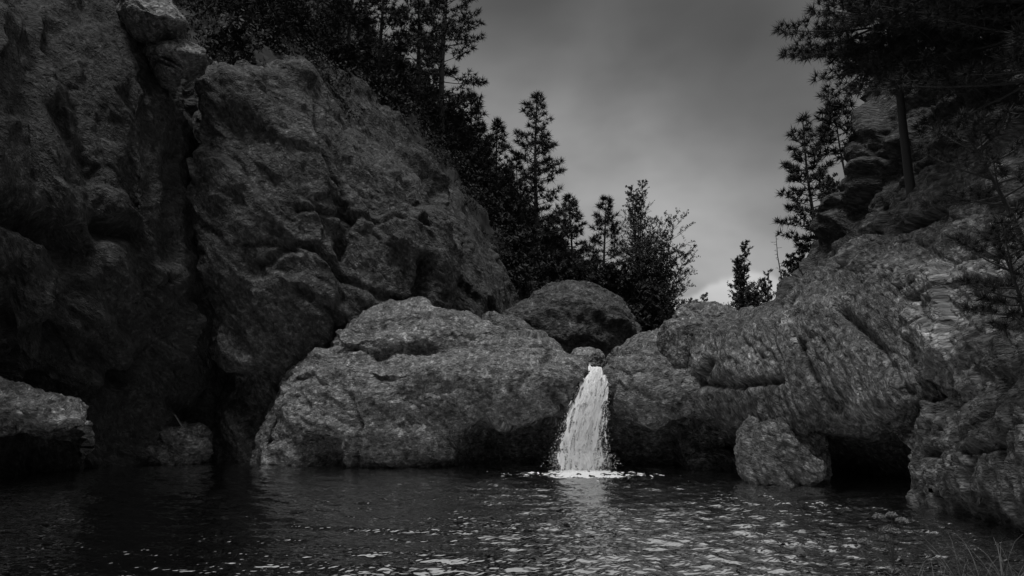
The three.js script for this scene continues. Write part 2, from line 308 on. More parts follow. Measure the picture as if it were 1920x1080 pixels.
put('cliff_face', loft([
  [atY(290, 29, -0.6), [295, 700, 29], [280, 500, 28.6], [270, 350, 28], [262, 240, 27.6], [262, 150, 27.6], [262, 60, 29]],
  [atY(385, 27, -0.6), [390, 700, 26.6], [370, 500, 26], [350, 350, 25.4], [335, 240, 25], [335, 150, 25], [335, 130, 28]],
  [atY(430, 25.4, -0.6), [425, 720, 24.6], [410, 560, 23.6], [385, 400, 22.8], [365, 270, 22.6], [360, 160, 22.9], [365, 135, 26]],
  [atY(475, 24.6, -0.6), [470, 720, 23.8], [455, 580, 22.7], [430, 420, 22], [415, 280, 22], [415, 165, 22.5], [420, 145, 26]],
  [atY(530, 24.5, -0.6), [525, 730, 23.7], [515, 580, 22.5], [495, 420, 22.1], [485, 280, 22.3], [490, 155, 23], [495, 132, 26]],
  [atY(600, 24.8, -0.6), [600, 710, 23.6], [600, 560, 22.7], [585, 420, 22.8], [572, 280, 23], [562, 155, 24], [565, 126, 26.5]],
  [atY(650, 25.2, -0.6), [650, 690, 23.9], [645, 560, 23.1], [635, 430, 23.6], [625, 320, 23.7], [607, 215, 24.6], [610, 165, 27]],
  [atY(700, 25.6, -0.6), [695, 670, 24.2], [690, 560, 23.4], [680, 440, 23.5], [665, 360, 24], [652, 275, 25], [655, 245, 27.4]],
  [atY(770, 26, -0.4), [770, 660, 24.8], [765, 560, 24.2], [760, 460, 24], [755, 390, 24.6], [748, 330, 25.5], [752, 302, 28]],
  [atY(820, 26.6, 0), [822, 655, 25.8], [824, 570, 25.1], [822, 500, 24.9], [816, 430, 25.4], [806, 370, 26.2], [800, 325, 28.5]],
  [atY(850, 28, 1), [855, 650, 27.4], [858, 580, 27.2], [850, 520, 27], [842, 460, 27.4], [830, 410, 28], [822, 365, 30]],
], 0.062, { ...frame(0.95, 0.2), grainTurn: -0.9, grainDraw: 1.3, lump: 0.6, f1: 1, f2: 0.16, base: 0.056, s1: 0.3, lay: 0.08, layers: 1.6, stretch: 0.5, lichen: 0.75, rough: 0.1 }, { closed: false, cracks: [[0.22, 0.75, [[640, 375], [648, 420], [636, 470]]], [0.3, 1.0, [[800, 500], [790, 545], [780, 580]]], [0.12, 0.3, [[560, 395], [640, 405], [720, 420], [800, 425]]], [0.14, 0.35, [[490, 500], [560, 460], [600, 475], [640, 520], [720, 560], [780, 575]]], [0.12, 0.3, [[590, 200], [600, 280], [640, 360]]], [0.12, 0.3, [[700, 280], [740, 350], [760, 400]]], [0.1, 0.25, [[400, 470], [470, 455], [560, 470]]], [0.14, 0.35, [[560, 540], [620, 580], [640, 640]]]] }), rockMaterial, { kind: 'structure' });

put('cliff_back', loft([
  [[640, 520, 30.5], [620, 330, 30.4], [600, 200, 30.4], [590, 90, 31.5]],
  [[720, 560, 29.8], [690, 380, 29.6], [665, 240, 30], [640, 120, 31.5]],
  [[800, 640, 29.2], [780, 470, 29.2], [745, 320, 29.6], [705, 170, 31]],
  [[870, 690, 29], [850, 560, 29.2], [820, 430, 29.7], [765, 240, 31.4]],
  [[930, 720, 29.2], [910, 600, 29.4], [880, 480, 30.2], [835, 330, 32]],
  [[975, 720, 30.2], [955, 640, 30.4], [930, 540, 31], [890, 420, 33]],
  [[1010, 720, 33], [985, 650, 33.2], [962, 570, 33.8], [930, 500, 35]],
], 0.07, { ...steep, grainTurn: -1.05, grainDraw: 2.4, lay: 0.2, layers: 1.3, stretch: 0.2, f1: 0.4, f2: 0.15, lump: 0.5, base: 0.06, stain: 0.5 }, { closed: false }), rockMaterial, { kind: 'structure' });

put('cliff_right', loft([
  [[1455, 690, 24.6], [1462, 600, 24.6], [1470, 560, 25], [1482, 545, 27]],
  [[1500, 660, 23.4], [1500, 540, 23.4], [1502, 505, 24], [1510, 500, 26]],
  [[1545, 620, 22.6], [1540, 500, 22.5], [1545, 425, 23], [1556, 405, 25.5]],
  [[1600, 580, 21.8], [1598, 430, 21.8], [1604, 320, 22.2], [1612, 280, 24.5]],
  [[1650, 550, 21], [1640, 390, 20.9], [1622, 250, 21.2], [1634, 180, 23]],
  [[1740, 520, 19.6], [1735, 350, 19.4], [1720, 180, 19.8], [1712, 70, 22]],
  [[1840, 460, 18], [1835, 280, 17.9], [1825, 90, 18.4], [1815, -40, 21]],
  [[1950, 420, 16.4], [1950, 200, 16.4], [1945, 0, 17], [1940, -150, 20]],
  [[2150, 420, 14], [2150, 150, 14], [2150, -80, 14.5], [2150, -250, 18]],
], 0.075, { ...frame(0.5, 2.6), base: 0.055, f1: 0.6, f2: 0.2, lump: 0.7, lay: 0.16, layers: 1.4, s1: 0.6 }, { closed: false }), rockMaterial, { kind: 'structure' });

const soil = { ...frame(0.2, 0.5), f1: 0.3, f2: 0.1, c1: 0, c2: 0, lay: 0, fine: 0.09, base: 0.016, lichen: 0.2, stain: 0 };
put('hill_left', loft([
  [[230, 160, 25], [250, 20, 29], [280, -60, 38], [300, -60, 60]],
  [[420, 170, 26.5], [440, 10, 30], [470, -90, 40], [500, -90, 60]],
  [[560, 190, 28.5], [590, 80, 32.5], [620, 20, 42], [640, 20, 60]],
  [[690, 260, 31.5], [730, 180, 35], [770, 160, 44], [800, 170, 60]],
  [[820, 390, 33], [850, 300, 36], [880, 270, 46], [900, 290, 65]],
  [[905, 530, 34.5], [935, 430, 38], [965, 390, 48], [1000, 420, 70]],
  [[1010, 650, 36], [1040, 530, 41], [1070, 490, 52], [1110, 520, 75]],
  [[1100, 720, 38], [1140, 600, 45], [1180, 560, 58], [1220, 590, 80]],
  [[1190, 740, 40], [1240, 640, 47], [1280, 610, 60], [1330, 620, 85]],
  [[1280, 760, 42], [1340, 690, 50], [1400, 680, 62], [1480, 690, 90]],
], 0.3, soil, { closed: false }), soilMaterial, { kind: 'structure' });
put('hill_right', loft([
  [[1350, 720, 30], [1380, 650, 38], [1420, 640, 60]],
  [[1420, 690, 27], [1440, 610, 34], [1470, 590, 60]],
  [[1500, 640, 26], [1530, 540, 32], [1560, 520, 60]],
  [[1600, 560, 25.5], [1630, 420, 31], [1680, 380, 60]],
  [[1760, 480, 24], [1790, 260, 29], [1830, 200, 60]],
  [[2000, 300, 22], [2020, 60, 28], [2060, -20, 60]],
  [[2400, 300, 20], [2420, 0, 28], [2460, -100, 60]],
], 0.4, soil, { closed: false }), soilMaterial, { kind: 'structure' });
// the wooded side of the gorge that closes it downstream, behind the camera
put('hill_downstream', loft([[-34, -16], [-30, 2], [-22, 14], [-10, 18], [4, 20], [16, 17], [24, 8], [28, -4]].map(([x, z]) => { const k = 1 / Math.hypot(x, z + 6); return [0, 6, 14, 22, 26].map((y, i) => new THREE.Vector3(x * (1 + [0, 2, 6, 13, 26][i] * k), y - 1, (z + 6) * (1 + [0, 2, 6, 13, 26][i] * k) - 6)); }), 0.6, soil, { closed: false }), soilMaterial, { kind: 'structure' });

// the ground: bed of the pool, the shelf of the valley above the fall, and the land out to the horizon
{
  const pos = [], idx = [], col = [], xs = [], zs = [];
  for (let i = -40; i <= 40; i++) xs.push(Math.sign(i) * (Math.abs(i) * 0.55 + Math.pow(Math.abs(i) / 40, 5) * 1800));
  for (let j = -46; j <= 46; j++) zs.push(-14 + Math.sign(j) * (Math.abs(j) * 0.5 + Math.pow(Math.abs(j) / 46, 5) * 1800));
  for (const x of xs) for (const z of zs) {
    const D = -z, n = fbm(x * 0.4, 0, z * 0.4, 3), shelf = smooth(23.6, 25.2, D + 0.5 * n - 4.5 * smooth(-4, -6.5, x));
    const bank = smooth(5.2, 3.4, D - 0.9 * Math.max(0, x - 1.2) * (x > 1.2 ? 1 : 0) + 0.3 * n) * 1.0;
    let y = -1.3 + shelf * 4.1 + (D < 20 ? bank * 1.55 : 0) + 0.25 * n;
    y += smooth(40, 400, Math.hypot(x, z)) * 3;
    pos.push(x, y, z); const v = 0.07 * (1 + 0.5 * fbm(x * 2, y, z * 2, 3)); col.push(v, v, v);
  }
  for (let i = 0; i < xs.length - 1; i++) for (let j = 0; j < zs.length - 1; j++) { const p = i * zs.length + j, q = p + 1, r = p + zs.length, s = r + 1; idx.push(p, q, r, q, s, r); }
  put('ground', fromArrays(pos, idx, col), soilMaterial, { kind: 'structure' });
}

// ---------------------------------------------------------------- water of the pool
const FALL = atY(1085, 19.4, 0);
function wave(x, z) {
  const dx = x - FALL.x, dz = z - FALL.z, r = Math.hypot(dx, dz), wob = noise(x * 0.5, 3, z * 0.5), wob2 = noise(x * 0.23 + 9, 8, z * 0.23);
  const act = (0.35 + 0.65 * smooth(-0.35, 0.3, fbm(x * 0.22, 5, z * 0.35, 2) + 0.1)) * (0.5 + 0.6 * smooth(-5, 0.5, x)), near = Math.exp(-r / 5);
  let h = 0.010 * Math.sin(r * 5.2 + wob * 3 + wob2 * 5) * (0.45 + near);
  h += 0.008 * Math.sin(r * 9.1 - wob * 5 + wob2 * 3 + x * 0.7);
  h += 0.040 * fbm(x * 0.9 + 0.2 * wob, 1, z * 1.5, 2) + act * (0.034 * noise(x * 1.6 + wob, 2.2, z * 3.2 + wob) + 0.024 * noise(x * 3.6 - wob, 4.2, z * 7.2 + wob) + 0.024 * noise(x * 6.6, 6.2, z * 14.5) + 0.013 * noise(x * 12, 6.2, z * 27));
  h += near * 0.03 * fbm(x * 3, 7, z * 3, 3);
  return h;
}
{
  const n = 512, px = new Uint8Array(n * n * 4), wrap = (x, y, f, e, k) => tiled(x, y, f, k, e);
  for (let j = 0; j < n; j++) for (let i = 0; i < n; i++) { const x = i / n, y = j / n, v = 0.5 + 0.45 * wrap(x, y, 18, 2, 3) + 0.28 * wrap(x, y, 38, 2, 13), k = (j * n + i) * 4; px[k] = px[k + 1] = px[k + 2] = clamp(v) * 255; px[k + 3] = 255; }
  const ripple = new THREE.DataTexture(px, n, n); ripple.wrapS = ripple.wrapT = THREE.RepeatWrapping; ripple.magFilter = THREE.LinearFilter; ripple.repeat.set(1 / 2.3, 1 / 2.3); ripple.needsUpdate = true;
  const uvs = [], pos = [], idx = [], NR = 450, NC = 320;
  for (let j = 0; j <= NR; j++) {
    const t = j / NR, D = 3.2 * Math.pow(31 / 3.2, t), half = 1.5 + D * 0.80;
    for (let i = 0; i <= NC; i++) { const x = (i / NC * 2 - 1) * half; pos.push(x, wave(x, -D), -D); uvs.push(x + 0.13 * D, D - 0.1 * x); }
  }
  for (let j = 0; j < NR; j++) for (let i = 0; i < NC; i++) { const p = j * (NC + 1) + i, q = p + 1, r = p + NC + 1, s = r + 1; idx.push(p, q, r, q, s, r); }
  const m = new THREE.MeshPhysicalMaterial({ color: new THREE.Color().setRGB(0.55, 0.55, 0.55), roughness: 0.03, metalness: 1, bumpMap: ripple, bumpScale: 0.012 });
  const g = fromArrays(pos, idx); g.setAttribute('uv', new THREE.BufferAttribute(new Float32Array(uvs), 2));
  put('pool_water', g, m, { kind: 'structure' });
}

// ---------------------------------------------------------------- boulders
const flat = frame(0.25, 0.4), streak = frame(1.05, 0.1);
rock('boulder', 'large rounded pale boulder left of the waterfall, with a lit sloping top', loft(boulder([
  [atY(512, 22.6, 0), [514, 820, 22.3], [526, 765, 22.2], [546, 722, 22.3], [553, 710, 22.6], [558, 702, 22.9], [566, 690, 23.4]],
  [atY(560, 22.2, 0), [560, 816, 21.6], [562, 755, 21.4], [572, 706, 21.6], [580, 694, 22], [586, 686, 22.3], [596, 674, 23]],
  [atY(620, 21.9, 0), [622, 815, 21.1], [626, 750, 20.9], [630, 690, 21.1], [632, 668, 21.5], [634, 636, 21.7], [636, 618, 22.8]],
  [atY(680, 21.7, 0), [682, 815, 20.8], [686, 750, 20.5], [686, 692, 20.7], [686, 668, 21.2], [684, 624, 21.5], [682, 594, 23.2]],
  [atY(750, 21.4, 0), [752, 820, 20.6], [755, 750, 20.3], [758, 696, 20.4], [756, 668, 21.3], [754, 626, 21.6], [748, 577, 23.8]],
  [atY(830, 22, 0), [832, 846, 21.2], [834, 757, 20.1], [840, 696, 20.3], [838, 656, 21.9], [834, 618, 22.3], [832, 579, 24]],
  [atY(885, 22.8, 0), [885, 818, 22], [890, 770, 20.1], [894, 696, 20.2], [892, 656, 21.8], [888, 626, 22.2], [884, 588, 23.6]],
  [atY(945, 23.4, 0), [945, 816, 22.9], [948, 788, 20.1], [952, 704, 19.8], [951, 672, 21.2], [948, 650, 21.8], [946, 624, 22.8]],
  [atY(1005, 23.4, 0), [1003, 808, 22.9], [1005, 782, 20], [1010, 702, 19.6], [1010, 674, 20.6], [1008, 654, 21.2], [1004, 630, 22.2]],
  [atY(1045, 23, 0), [1048, 804, 22.5], [1055, 772, 20.1], [1064, 714, 19.7], [1068, 694, 20.2], [1066, 674, 20.8], [1062, 658, 21.6]],
  [atY(1070, 22.6, 0), [1074, 804, 22.2], [1082, 770, 20.5], [1092, 716, 20.1], [1095, 698, 20.4], [1094, 686, 20.8], [1090, 674, 21.4]],
], { deep: 3.5 }), 0.046, { ...frame(0.16, 0.3), base: 0.165, s1: 0.45, f1: 0.55, lump: 0.4, f2: 0.10, lay: 0.14, layers: 1.5, stain: 0.12, stretch: 0.5, rough: 0.09, mottle: 0.65, lichen: 0.45 }, { coarse: 10, cracks: [
  [0.22, 0.35, [[925, 700], [918, 760], [900, 850]]], [0.09, 0.30, [[1040, 660], [990, 700], [940, 790]]], [0.10, 0.32, [[635, 640], [700, 660], [780, 650], [880, 640]]],
  [0.08, 0.26, [[670, 870], [680, 800], [660, 740]]], [0.09, 0.32, [[1030, 690], [1035, 740], [1060, 775]]], [0.08, 0.22, [[540, 840], [620, 835], [700, 850], [780, 850]]]] }));
rock('leaning_slab', 'thin dark slab leaning against the left end of the large pale boulder', loft(boulder([
  [atY(474, 23.6, 0), [480, 838, 23.2], [494, 800, 23.1], [512, 758, 23.2], [530, 722, 23.4], [544, 700, 23.7]],
  [atY(490, 23.3, 0), [496, 838, 22.8], [510, 800, 22.7], [528, 758, 22.8], [542, 722, 23], [552, 698, 23.4]],
  [atY(506, 23.3, 0), [512, 838, 23], [524, 800, 22.9], [538, 762, 23], [550, 728, 23.2], [558, 704, 23.5]],
], { deep: 0.7 }), 0.04, { base: 0.104, lump: 0.1, f1: 0.12, f2: 0.06, ...streak }, { coarse: 9 }), rockMaterial, 'rock slab');
rock('boulder', 'broad pale rock block right of the waterfall, overhanging a black hollow', loft(boulder([
  [atY(1146, 22.6, 0), [1146, 800, 22.2], [1144, 782, 20.9], [1142, 748, 20.3], [1139, 716, 20.1], [1137, 688, 20.3], [1138, 670, 21]],
  [atY(1182, 22.5, 0), [1182, 806, 22], [1182, 786, 20], [1180, 756, 19.5], [1178, 716, 19.4], [1176, 678, 19.7], [1180, 646, 21]],
  [atY(1225, 22.3, 0), [1225, 812, 21.8], [1222, 796, 19.6], [1220, 762, 19.1], [1220, 716, 19], [1222, 672, 19.4], [1226, 624, 21]],
  [atY(1270, 22.2, 0), [1270, 800, 21.6], [1270, 772, 19.4], [1268, 742, 18.9], [1268, 706, 18.9], [1268, 670, 19.3], [1270, 622, 20.8]],
  [atY(1312, 22, 0), [1312, 790, 21.4], [1310, 762, 19.3], [1308, 735, 18.9], [1308, 700, 19], [1306, 672, 19.4], [1306, 636, 20.6]],
], { deep: 3 }), 0.046, { ...flat, base: 0.156, f1: 0.18, lump: 0.25, s1: 0.6, f2: 0.06, lay: 0.12, layers: 2.2, stretch: 0.4, rough: 0.09, mottle: 0.6 }, { coarse: 10, cracks: [[0.05, 0.14, [[1140, 690], [1200, 680], [1290, 685]]], [0.05, 0.12, [[1190, 782], [1250, 770], [1290, 745]]]] }));
rock('boulder', 'wide striated rock wall with diagonal streaks, hanging over the two caves', loft(boulder([
  [atY(1290, 22, 0), [1290, 795, 21.4], [1288, 768, 19.4], [1286, 722, 19.1], [1286, 670, 19.2], [1292, 634, 19.6], [1300, 614, 20.6]],
  [atY(1345, 21.8, 0), [1346, 805, 21], [1344, 776, 18.6], [1342, 730, 18.2], [1342, 670, 18.2], [1345, 616, 18.8], [1356, 594, 20]],
  [atY(1420, 21.2, 0), [1420, 830, 20], [1418, 810, 17.3], [1414, 752, 16.9], [1412, 680, 17], [1414, 610, 17.6], [1424, 581, 19.2]],
  [atY(1488, 20.4, 0), [1488, 840, 19], [1488, 824, 16.4], [1482, 760, 16.1], [1476, 680, 16.2], [1472, 592, 16.8], [1480, 548, 18.4]],
  [atY(1548, 19.8, 0), [1546, 825, 18.6], [1542, 798, 15.9], [1538, 730, 15.5], [1528, 650, 15.7], [1522, 562, 16.4], [1532, 510, 18]],
  [atY(1615, 19, 0), [1616, 835, 17.8], [1614, 802, 15.1], [1608, 738, 14.7], [1596, 650, 15], [1588, 552, 15.8], [1590, 478, 17.6]],
  [atY(1690, 18, 0), [1692, 825, 17], [1688, 784, 14.3], [1678, 730, 14], [1664, 640, 14.4], [1654, 535, 15.3], [1656, 460, 17.4]],
  [atY(1770, 17, 0), [1775, 800, 16], [1770, 750, 13.6], [1756, 700, 13.6], [1742, 625, 14], [1728, 510, 15.1], [1720, 445, 17]],
], { deep: 2.5 }), 0.044, { ...frame(1.25, 0.15), grainTurn: -1.12, grainDraw: 2.6, base: 0.135, f1: 0.16, s1: 0.6, f2: 0.07, lay: 0.08, layers: 4.5, stretch: 0.16, lump: 0.2, fine: 0.04, stain: 0.4, rough: 0.09 }, { coarse: 10, cracks: [[0.10, 0.34, [[1480, 560], [1500, 660], [1560, 770]]], [0.09, 0.28, [[1300, 725], [1400, 720], [1460, 712]]], [0.10, 0.32, [[1310, 600], [1320, 680], [1300, 720]]], [0.09, 0.28, [[1570, 570], [1640, 640], [1700, 740]]]] }));
rock('boulder', 'small upright rock block wedged on the ledge right of the waterfall', blob(1264, 652, 19.6, 0.3, 0.75, 0.7, { base: 0.15, lump: 0.1, f1: 0.1, f2: 0.04, rough: 0.07, ...streak }, { detail: 40, power: 3.2, turn: 0.1 }));
rock('boulder', 'smooth domed boulder on the skyline right of the waterfall, under the sky gap', loft(boulder([
  [[1272, 650, 20.6], [1270, 620, 20.3], [1272, 592, 20.6], [1282, 577, 21.2]],
  [[1310, 655, 20.2], [1310, 618, 19.8], [1312, 590, 20.2], [1318, 570, 21]],
  [[1350, 650, 20.2], [1350, 618, 19.8], [1350, 592, 20.2], [1350, 573, 21]],
  [[1392, 640, 20.5], [1390, 618, 20.2], [1388, 602, 20.5], [1385, 586, 21.2]],
], { deep: 1.8, feet: false }), 0.034, { base: 0.14, lump: 0.2, f1: 0.12, f2: 0.05, ...flat }, { coarse: 7 }));
rock('boulder', 'folded rock lobe hanging from the striated wall down to the water between the caves', blob(1466, 852, 17.0, 0.92, 0.92, 1.1, { base: 0.13, lump: 0.2, f1: 0.3, s1: 0.8, f2: 0.06, rough: 0.09, lay: 0.05, layers: 3, stretch: 0.25, grainTurn: -0.5, grainDraw: 2.2, ...frame(1.2, 0.2) }, { detail: 46, power: 3, turn: -0.12 }));
rock('boulder', 'huge pale rough rock slope rising to the right edge of the picture', loft(boulder([
  [[1650, 650, 16.4], [1640, 600, 15.9], [1622, 540, 16], [1606, 496, 16.4], [1592, 482, 17]],
  [[1750, 740, 14.6], [1735, 690, 13.9], [1712, 600, 14.1], [1698, 500, 14.8], [1690, 452, 16]],
  [[1800, 790, 13], [1795, 740, 12.2], [1782, 620, 12.5], [1770, 482, 13.5], [1762, 428, 15]],
  [[1885, 820, 11.8], [1880, 760, 11], [1870, 600, 11.3], [1865, 432, 12.4], [1860, 365, 13.8]],
  [[2000, 830, 10.6], [2000, 760, 9.8], [1990, 580, 10.1], [1985, 392, 11.2], [1980, 300, 12.6]],
  [[2140, 830, 9.4], [2140, 760, 8.6], [2130, 560, 8.9], [2125, 350, 10], [2120, 240, 11.4]],
], { deep: 3, feet: false }), 0.042, { ...frame(0.35, 2.7), base: 0.195, f1: 0.3, s1: 0.55, f2: 0.085, lay: 0.10, layers: 2.2, stretch: 0.35, fine: 0.045, mottle: 0.6, stain: 0.15, lump: 0.2, rough: 0.09, grainDraw: 1.25 }, { coarse: 7, cracks: [[0.06, 0.18, [[1640, 462], [1700, 452], [1745, 440]]], [0.06, 0.16, [[1700, 560], [1800, 520], [1900, 520]]], [0.06, 0.15, [[1690, 400], [1780, 480], [1900, 470]]]] }));
rock('boulder', 'upper tier of broken grey rock on the right skyline below the pine trunks', loft(boulder([
  [[1540, 560, 19.2], [1545, 520, 18.8], [1550, 495, 18.9], [1558, 480, 19.6]],
  [[1640, 540, 17.6], [1640, 480, 17.2], [1640, 428, 17.4], [1642, 406, 18.3]],
  [[1740, 500, 16.2], [1738, 420, 15.7], [1736, 348, 16], [1735, 322, 17]],
  [[1800, 470, 15], [1800, 390, 14.6], [1798, 332, 15], [1795, 310, 16]],
  [[1866, 450, 13.7], [1865, 360, 13.2], [1865, 280, 13.7], [1862, 252, 15]],
  [[1930, 430, 12.8], [1930, 330, 12.3], [1930, 242, 12.9], [1930, 214, 14.2]],
  [[2060, 400, 11.4], [2060, 290, 11], [2060, 190, 11.6], [2060, 155, 13]],
], { deep: 2.5, feet: false }), 0.05, { ...frame(0.5, 2.6), base: 0.14, f1: 0.4, s1: 0.7, f2: 0.13, lay: 0.1, lump: 0.4 }, { coarse: 6 }));
rock('boulder', 'dark foreground boulder at the right edge, standing in the pool', loft(boulder([
  [atY(1805, 11.2, 0), [1785, 930, 11.1], [1768, 875, 11.2], [1764, 832, 11.5], [1770, 806, 12]],
  [atY(1840, 10.7, 0), [1820, 925, 10.5], [1812, 855, 10.6], [1812, 790, 11], [1815, 752, 11.8]],
  [atY(1885, 10, 0), [1876, 930, 9.8], [1870, 840, 9.9], [1870, 756, 10.3], [1872, 700, 11.1]],
  [atY(1940, 9.2, 0), [1940, 930, 8.9], [1935, 830, 9], [1935, 732, 9.4], [1930, 648, 10.4]],
  [atY(2060, 8.2, 0), [2060, 930, 7.9], [2060, 830, 8], [2060, 700, 8.4], [2060, 600, 9.4]],
], { deep: 2 }), 0.028, { ...frame(1.2, 0.9), base: 0.075, f1: 0.3, s1: 0.7, f2: 0.09, lump: 0.35, lay: 0.05, stretch: 0.5, lichen: 0.7, rough: 0.1 }, { coarse: 7, cracks: [[0.06, 0.2, [[1790, 750], [1800, 850], [1830, 960]]], [0.06, 0.2, [[1730, 850], [1790, 840], [1870, 830]]]] }));
rock('boulder', 'big dark rounded boulder behind the fall, below the tree line', loft(boulder([
  [[944, 700, 29], [940, 620, 28.4], [940, 588, 28.3], [948, 574, 28.8]],
  [[990, 705, 28.3], [988, 630, 27.6], [990, 580, 27.6], [998, 546, 28.6]],
  [[1060, 705, 27.8], [1060, 625, 27], [1060, 566, 27.2], [1060, 526, 28.8]],
  [[1120, 705, 28], [1120, 630, 27.2], [1120, 578, 27.4], [1116, 538, 28.8]],
  [[1168, 705, 28.6], [1172, 640, 28], [1174, 595, 28], [1166, 562, 29]],
  [[1196, 705, 29.4], [1200, 655, 29], [1200, 630, 29], [1192, 610, 29.6]],
], { deep: 3, feet: false }), 0.055, { ...flat, base: 0.065, lay: 0.16, layers: 1.6, f1: 0.25, lump: 0.35, stretch: 0.35 }, { coarse: 6 }));
rock('rock_slab', 'dark wedge of rock lying between the large pale boulder and the round boulder', loft(boulder([
  [[900, 680, 25.5], [902, 630, 25.2], [906, 602, 25.2], [912, 588, 25.6]],
  [[945, 690, 25], [945, 640, 24.6], [946, 606, 24.7], [944, 586, 25.2]],
  [[990, 695, 24.6], [990, 650, 24.3], [990, 622, 24.4], [984, 602, 25]],
  [[1032, 700, 24.4], [1034, 670, 24.1], [1034, 652, 24.2], [1028, 636, 24.7]],
], { deep: 1.5, feet: false }), 0.05, { ...frame(0.5, 0), base: 0.109, lump: 0.2, f1: 0.15, f2: 0.06 }, { coarse: 6 }), rockMaterial, 'rock slab');
rock('rock_slab', 'small wet stone at the lip of the waterfall', blob(1104, 680, 22, 0.5, 0.42, 0.5, { base: 0.15, lump: 0.1, f1: 0.1, f2: 0.04, rough: 0.06 }, { detail: 34 }), wetMaterial, 'stone');
rock('rock_ledge', 'flat grey ledge jutting over the water at the left edge', loft(boulder([
  [atY(-160, 20, 0), [-160, 812, 19.6], [-160, 800, 15.6], [-160, 750, 15.4], [-150, 700, 16.2]],
  [atY(-40, 21, 0), [-40, 808, 20.4], [-40, 798, 16.2], [-40, 750, 15.9], [-40, 704, 16.8]],
  [atY(40, 21.4, 0), [40, 806, 20.8], [42, 800, 16.8], [40, 762, 16.5], [32, 716, 17.4]],
  [atY(100, 21.6, 0), [105, 804, 21], [108, 802, 17.3], [106, 768, 17.1], [98, 738, 17.9]],
  [atY(140, 21.6, 0), [150, 800, 21], [152, 796, 17.9], [152, 778, 17.8], [146, 756, 18.4]],
], { deep: 1.8 }), 0.045, { ...flat, base: 0.19, lump: 0.15, f1: 0.16, f2: 0.05, lay: 0.06 }, { coarse: 7 }), rockMaterial, 'rock ledge');
rock('boulder', 'low dark boulder at the waterline under the left cliff', blob(336, 838, 23.2, 0.85, 0.7, 0.9, { base: 0.12, lump: 0.25, f1: 0.25, s1: 0.9 }, { detail: 40 }));
rock('boulder', 'small dark rock inside the cave right of the waterfall', blob(1336, 872, 20.9, 0.85, 0.42, 0.6, { base: 0.12, lump: 0.2, f1: 0.15, rough: 0.08 }, { detail: 30 }));
rock('boulder', 'tall dim rock standing at the back of the cave', blob(1318, 822, 21.6, 0.6, 0.9, 0.6, { base: 0.13, lump: 0.2, f1: 0.3, s1: 0.9, ...steep }, { detail: 34 }));
// slabs stacked high on the left cliff
rock('rock_slab', 'smooth slab perched highest on the left cliff, at the top edge', loft(boulder([
  [[236, 22, 19.8], [238, 6, 19.5], [232, -30, 20]], [[285, 44, 19.6], [284, 22, 19.2], [275, -30, 20.2]], [[325, 48, 19.8], [322, 32, 19.5], [312, -6, 20.4]], [[348, 46, 20.2], [346, 42, 20.1], [338, 26, 20.6]],
], { deep: 1.2, feet: false }), 0.035, { base: 0.156, lump: 0.1, f1: 0.08, f2: 0.04 }, { coarse: 4 }), rockMaterial, 'rock slab');
rock('rock_slab', 'oval pale slab lying under the highest slab on the left cliff', loft(boulder([
  [[300, 100, 20.2], [304, 90, 20], [312, 78, 20.4]], [[345, 112, 20], [342, 94, 19.7], [338, 72, 20.5]], [[386, 112, 20.4], [384, 102, 20.2], [376, 86, 20.7]],
], { deep: 1, feet: false }), 0.035, { base: 0.156, lump: 0.08, f1: 0.07, f2: 0.04 }, { coarse: 4 }), rockMaterial, 'rock slab');
for (const [k, y, words] of [[0, 100, 'upper'], [1, 114, 'middle'], [2, 128, 'lowest']]) rock('rock_slab', `${words} of three thin layered slabs under the oval slab on the left cliff`, loft(boulder([
  [[282 + k * 6, y - 6, 20.6], [282 + k * 6, y - 11, 20.5], [286 + k * 6, y - 15, 20.8]], [[312 + k * 4, y + 8, 20.2], [312 + k * 4, y + 2, 20], [312 + k * 4, y - 3, 20.4]], [[346 - k * 6, y + 20, 20.5], [346 - k * 6, y + 14, 20.3], [346 - k * 6, y + 8, 20.7]],
], { deep: 1, feet: false }), 0.035, { base: 0.146, lump: 0.05, f1: 0.04, f2: 0.03 }, { coarse: 4, uneven: 0.6 }), rockMaterial, 'rock slab');

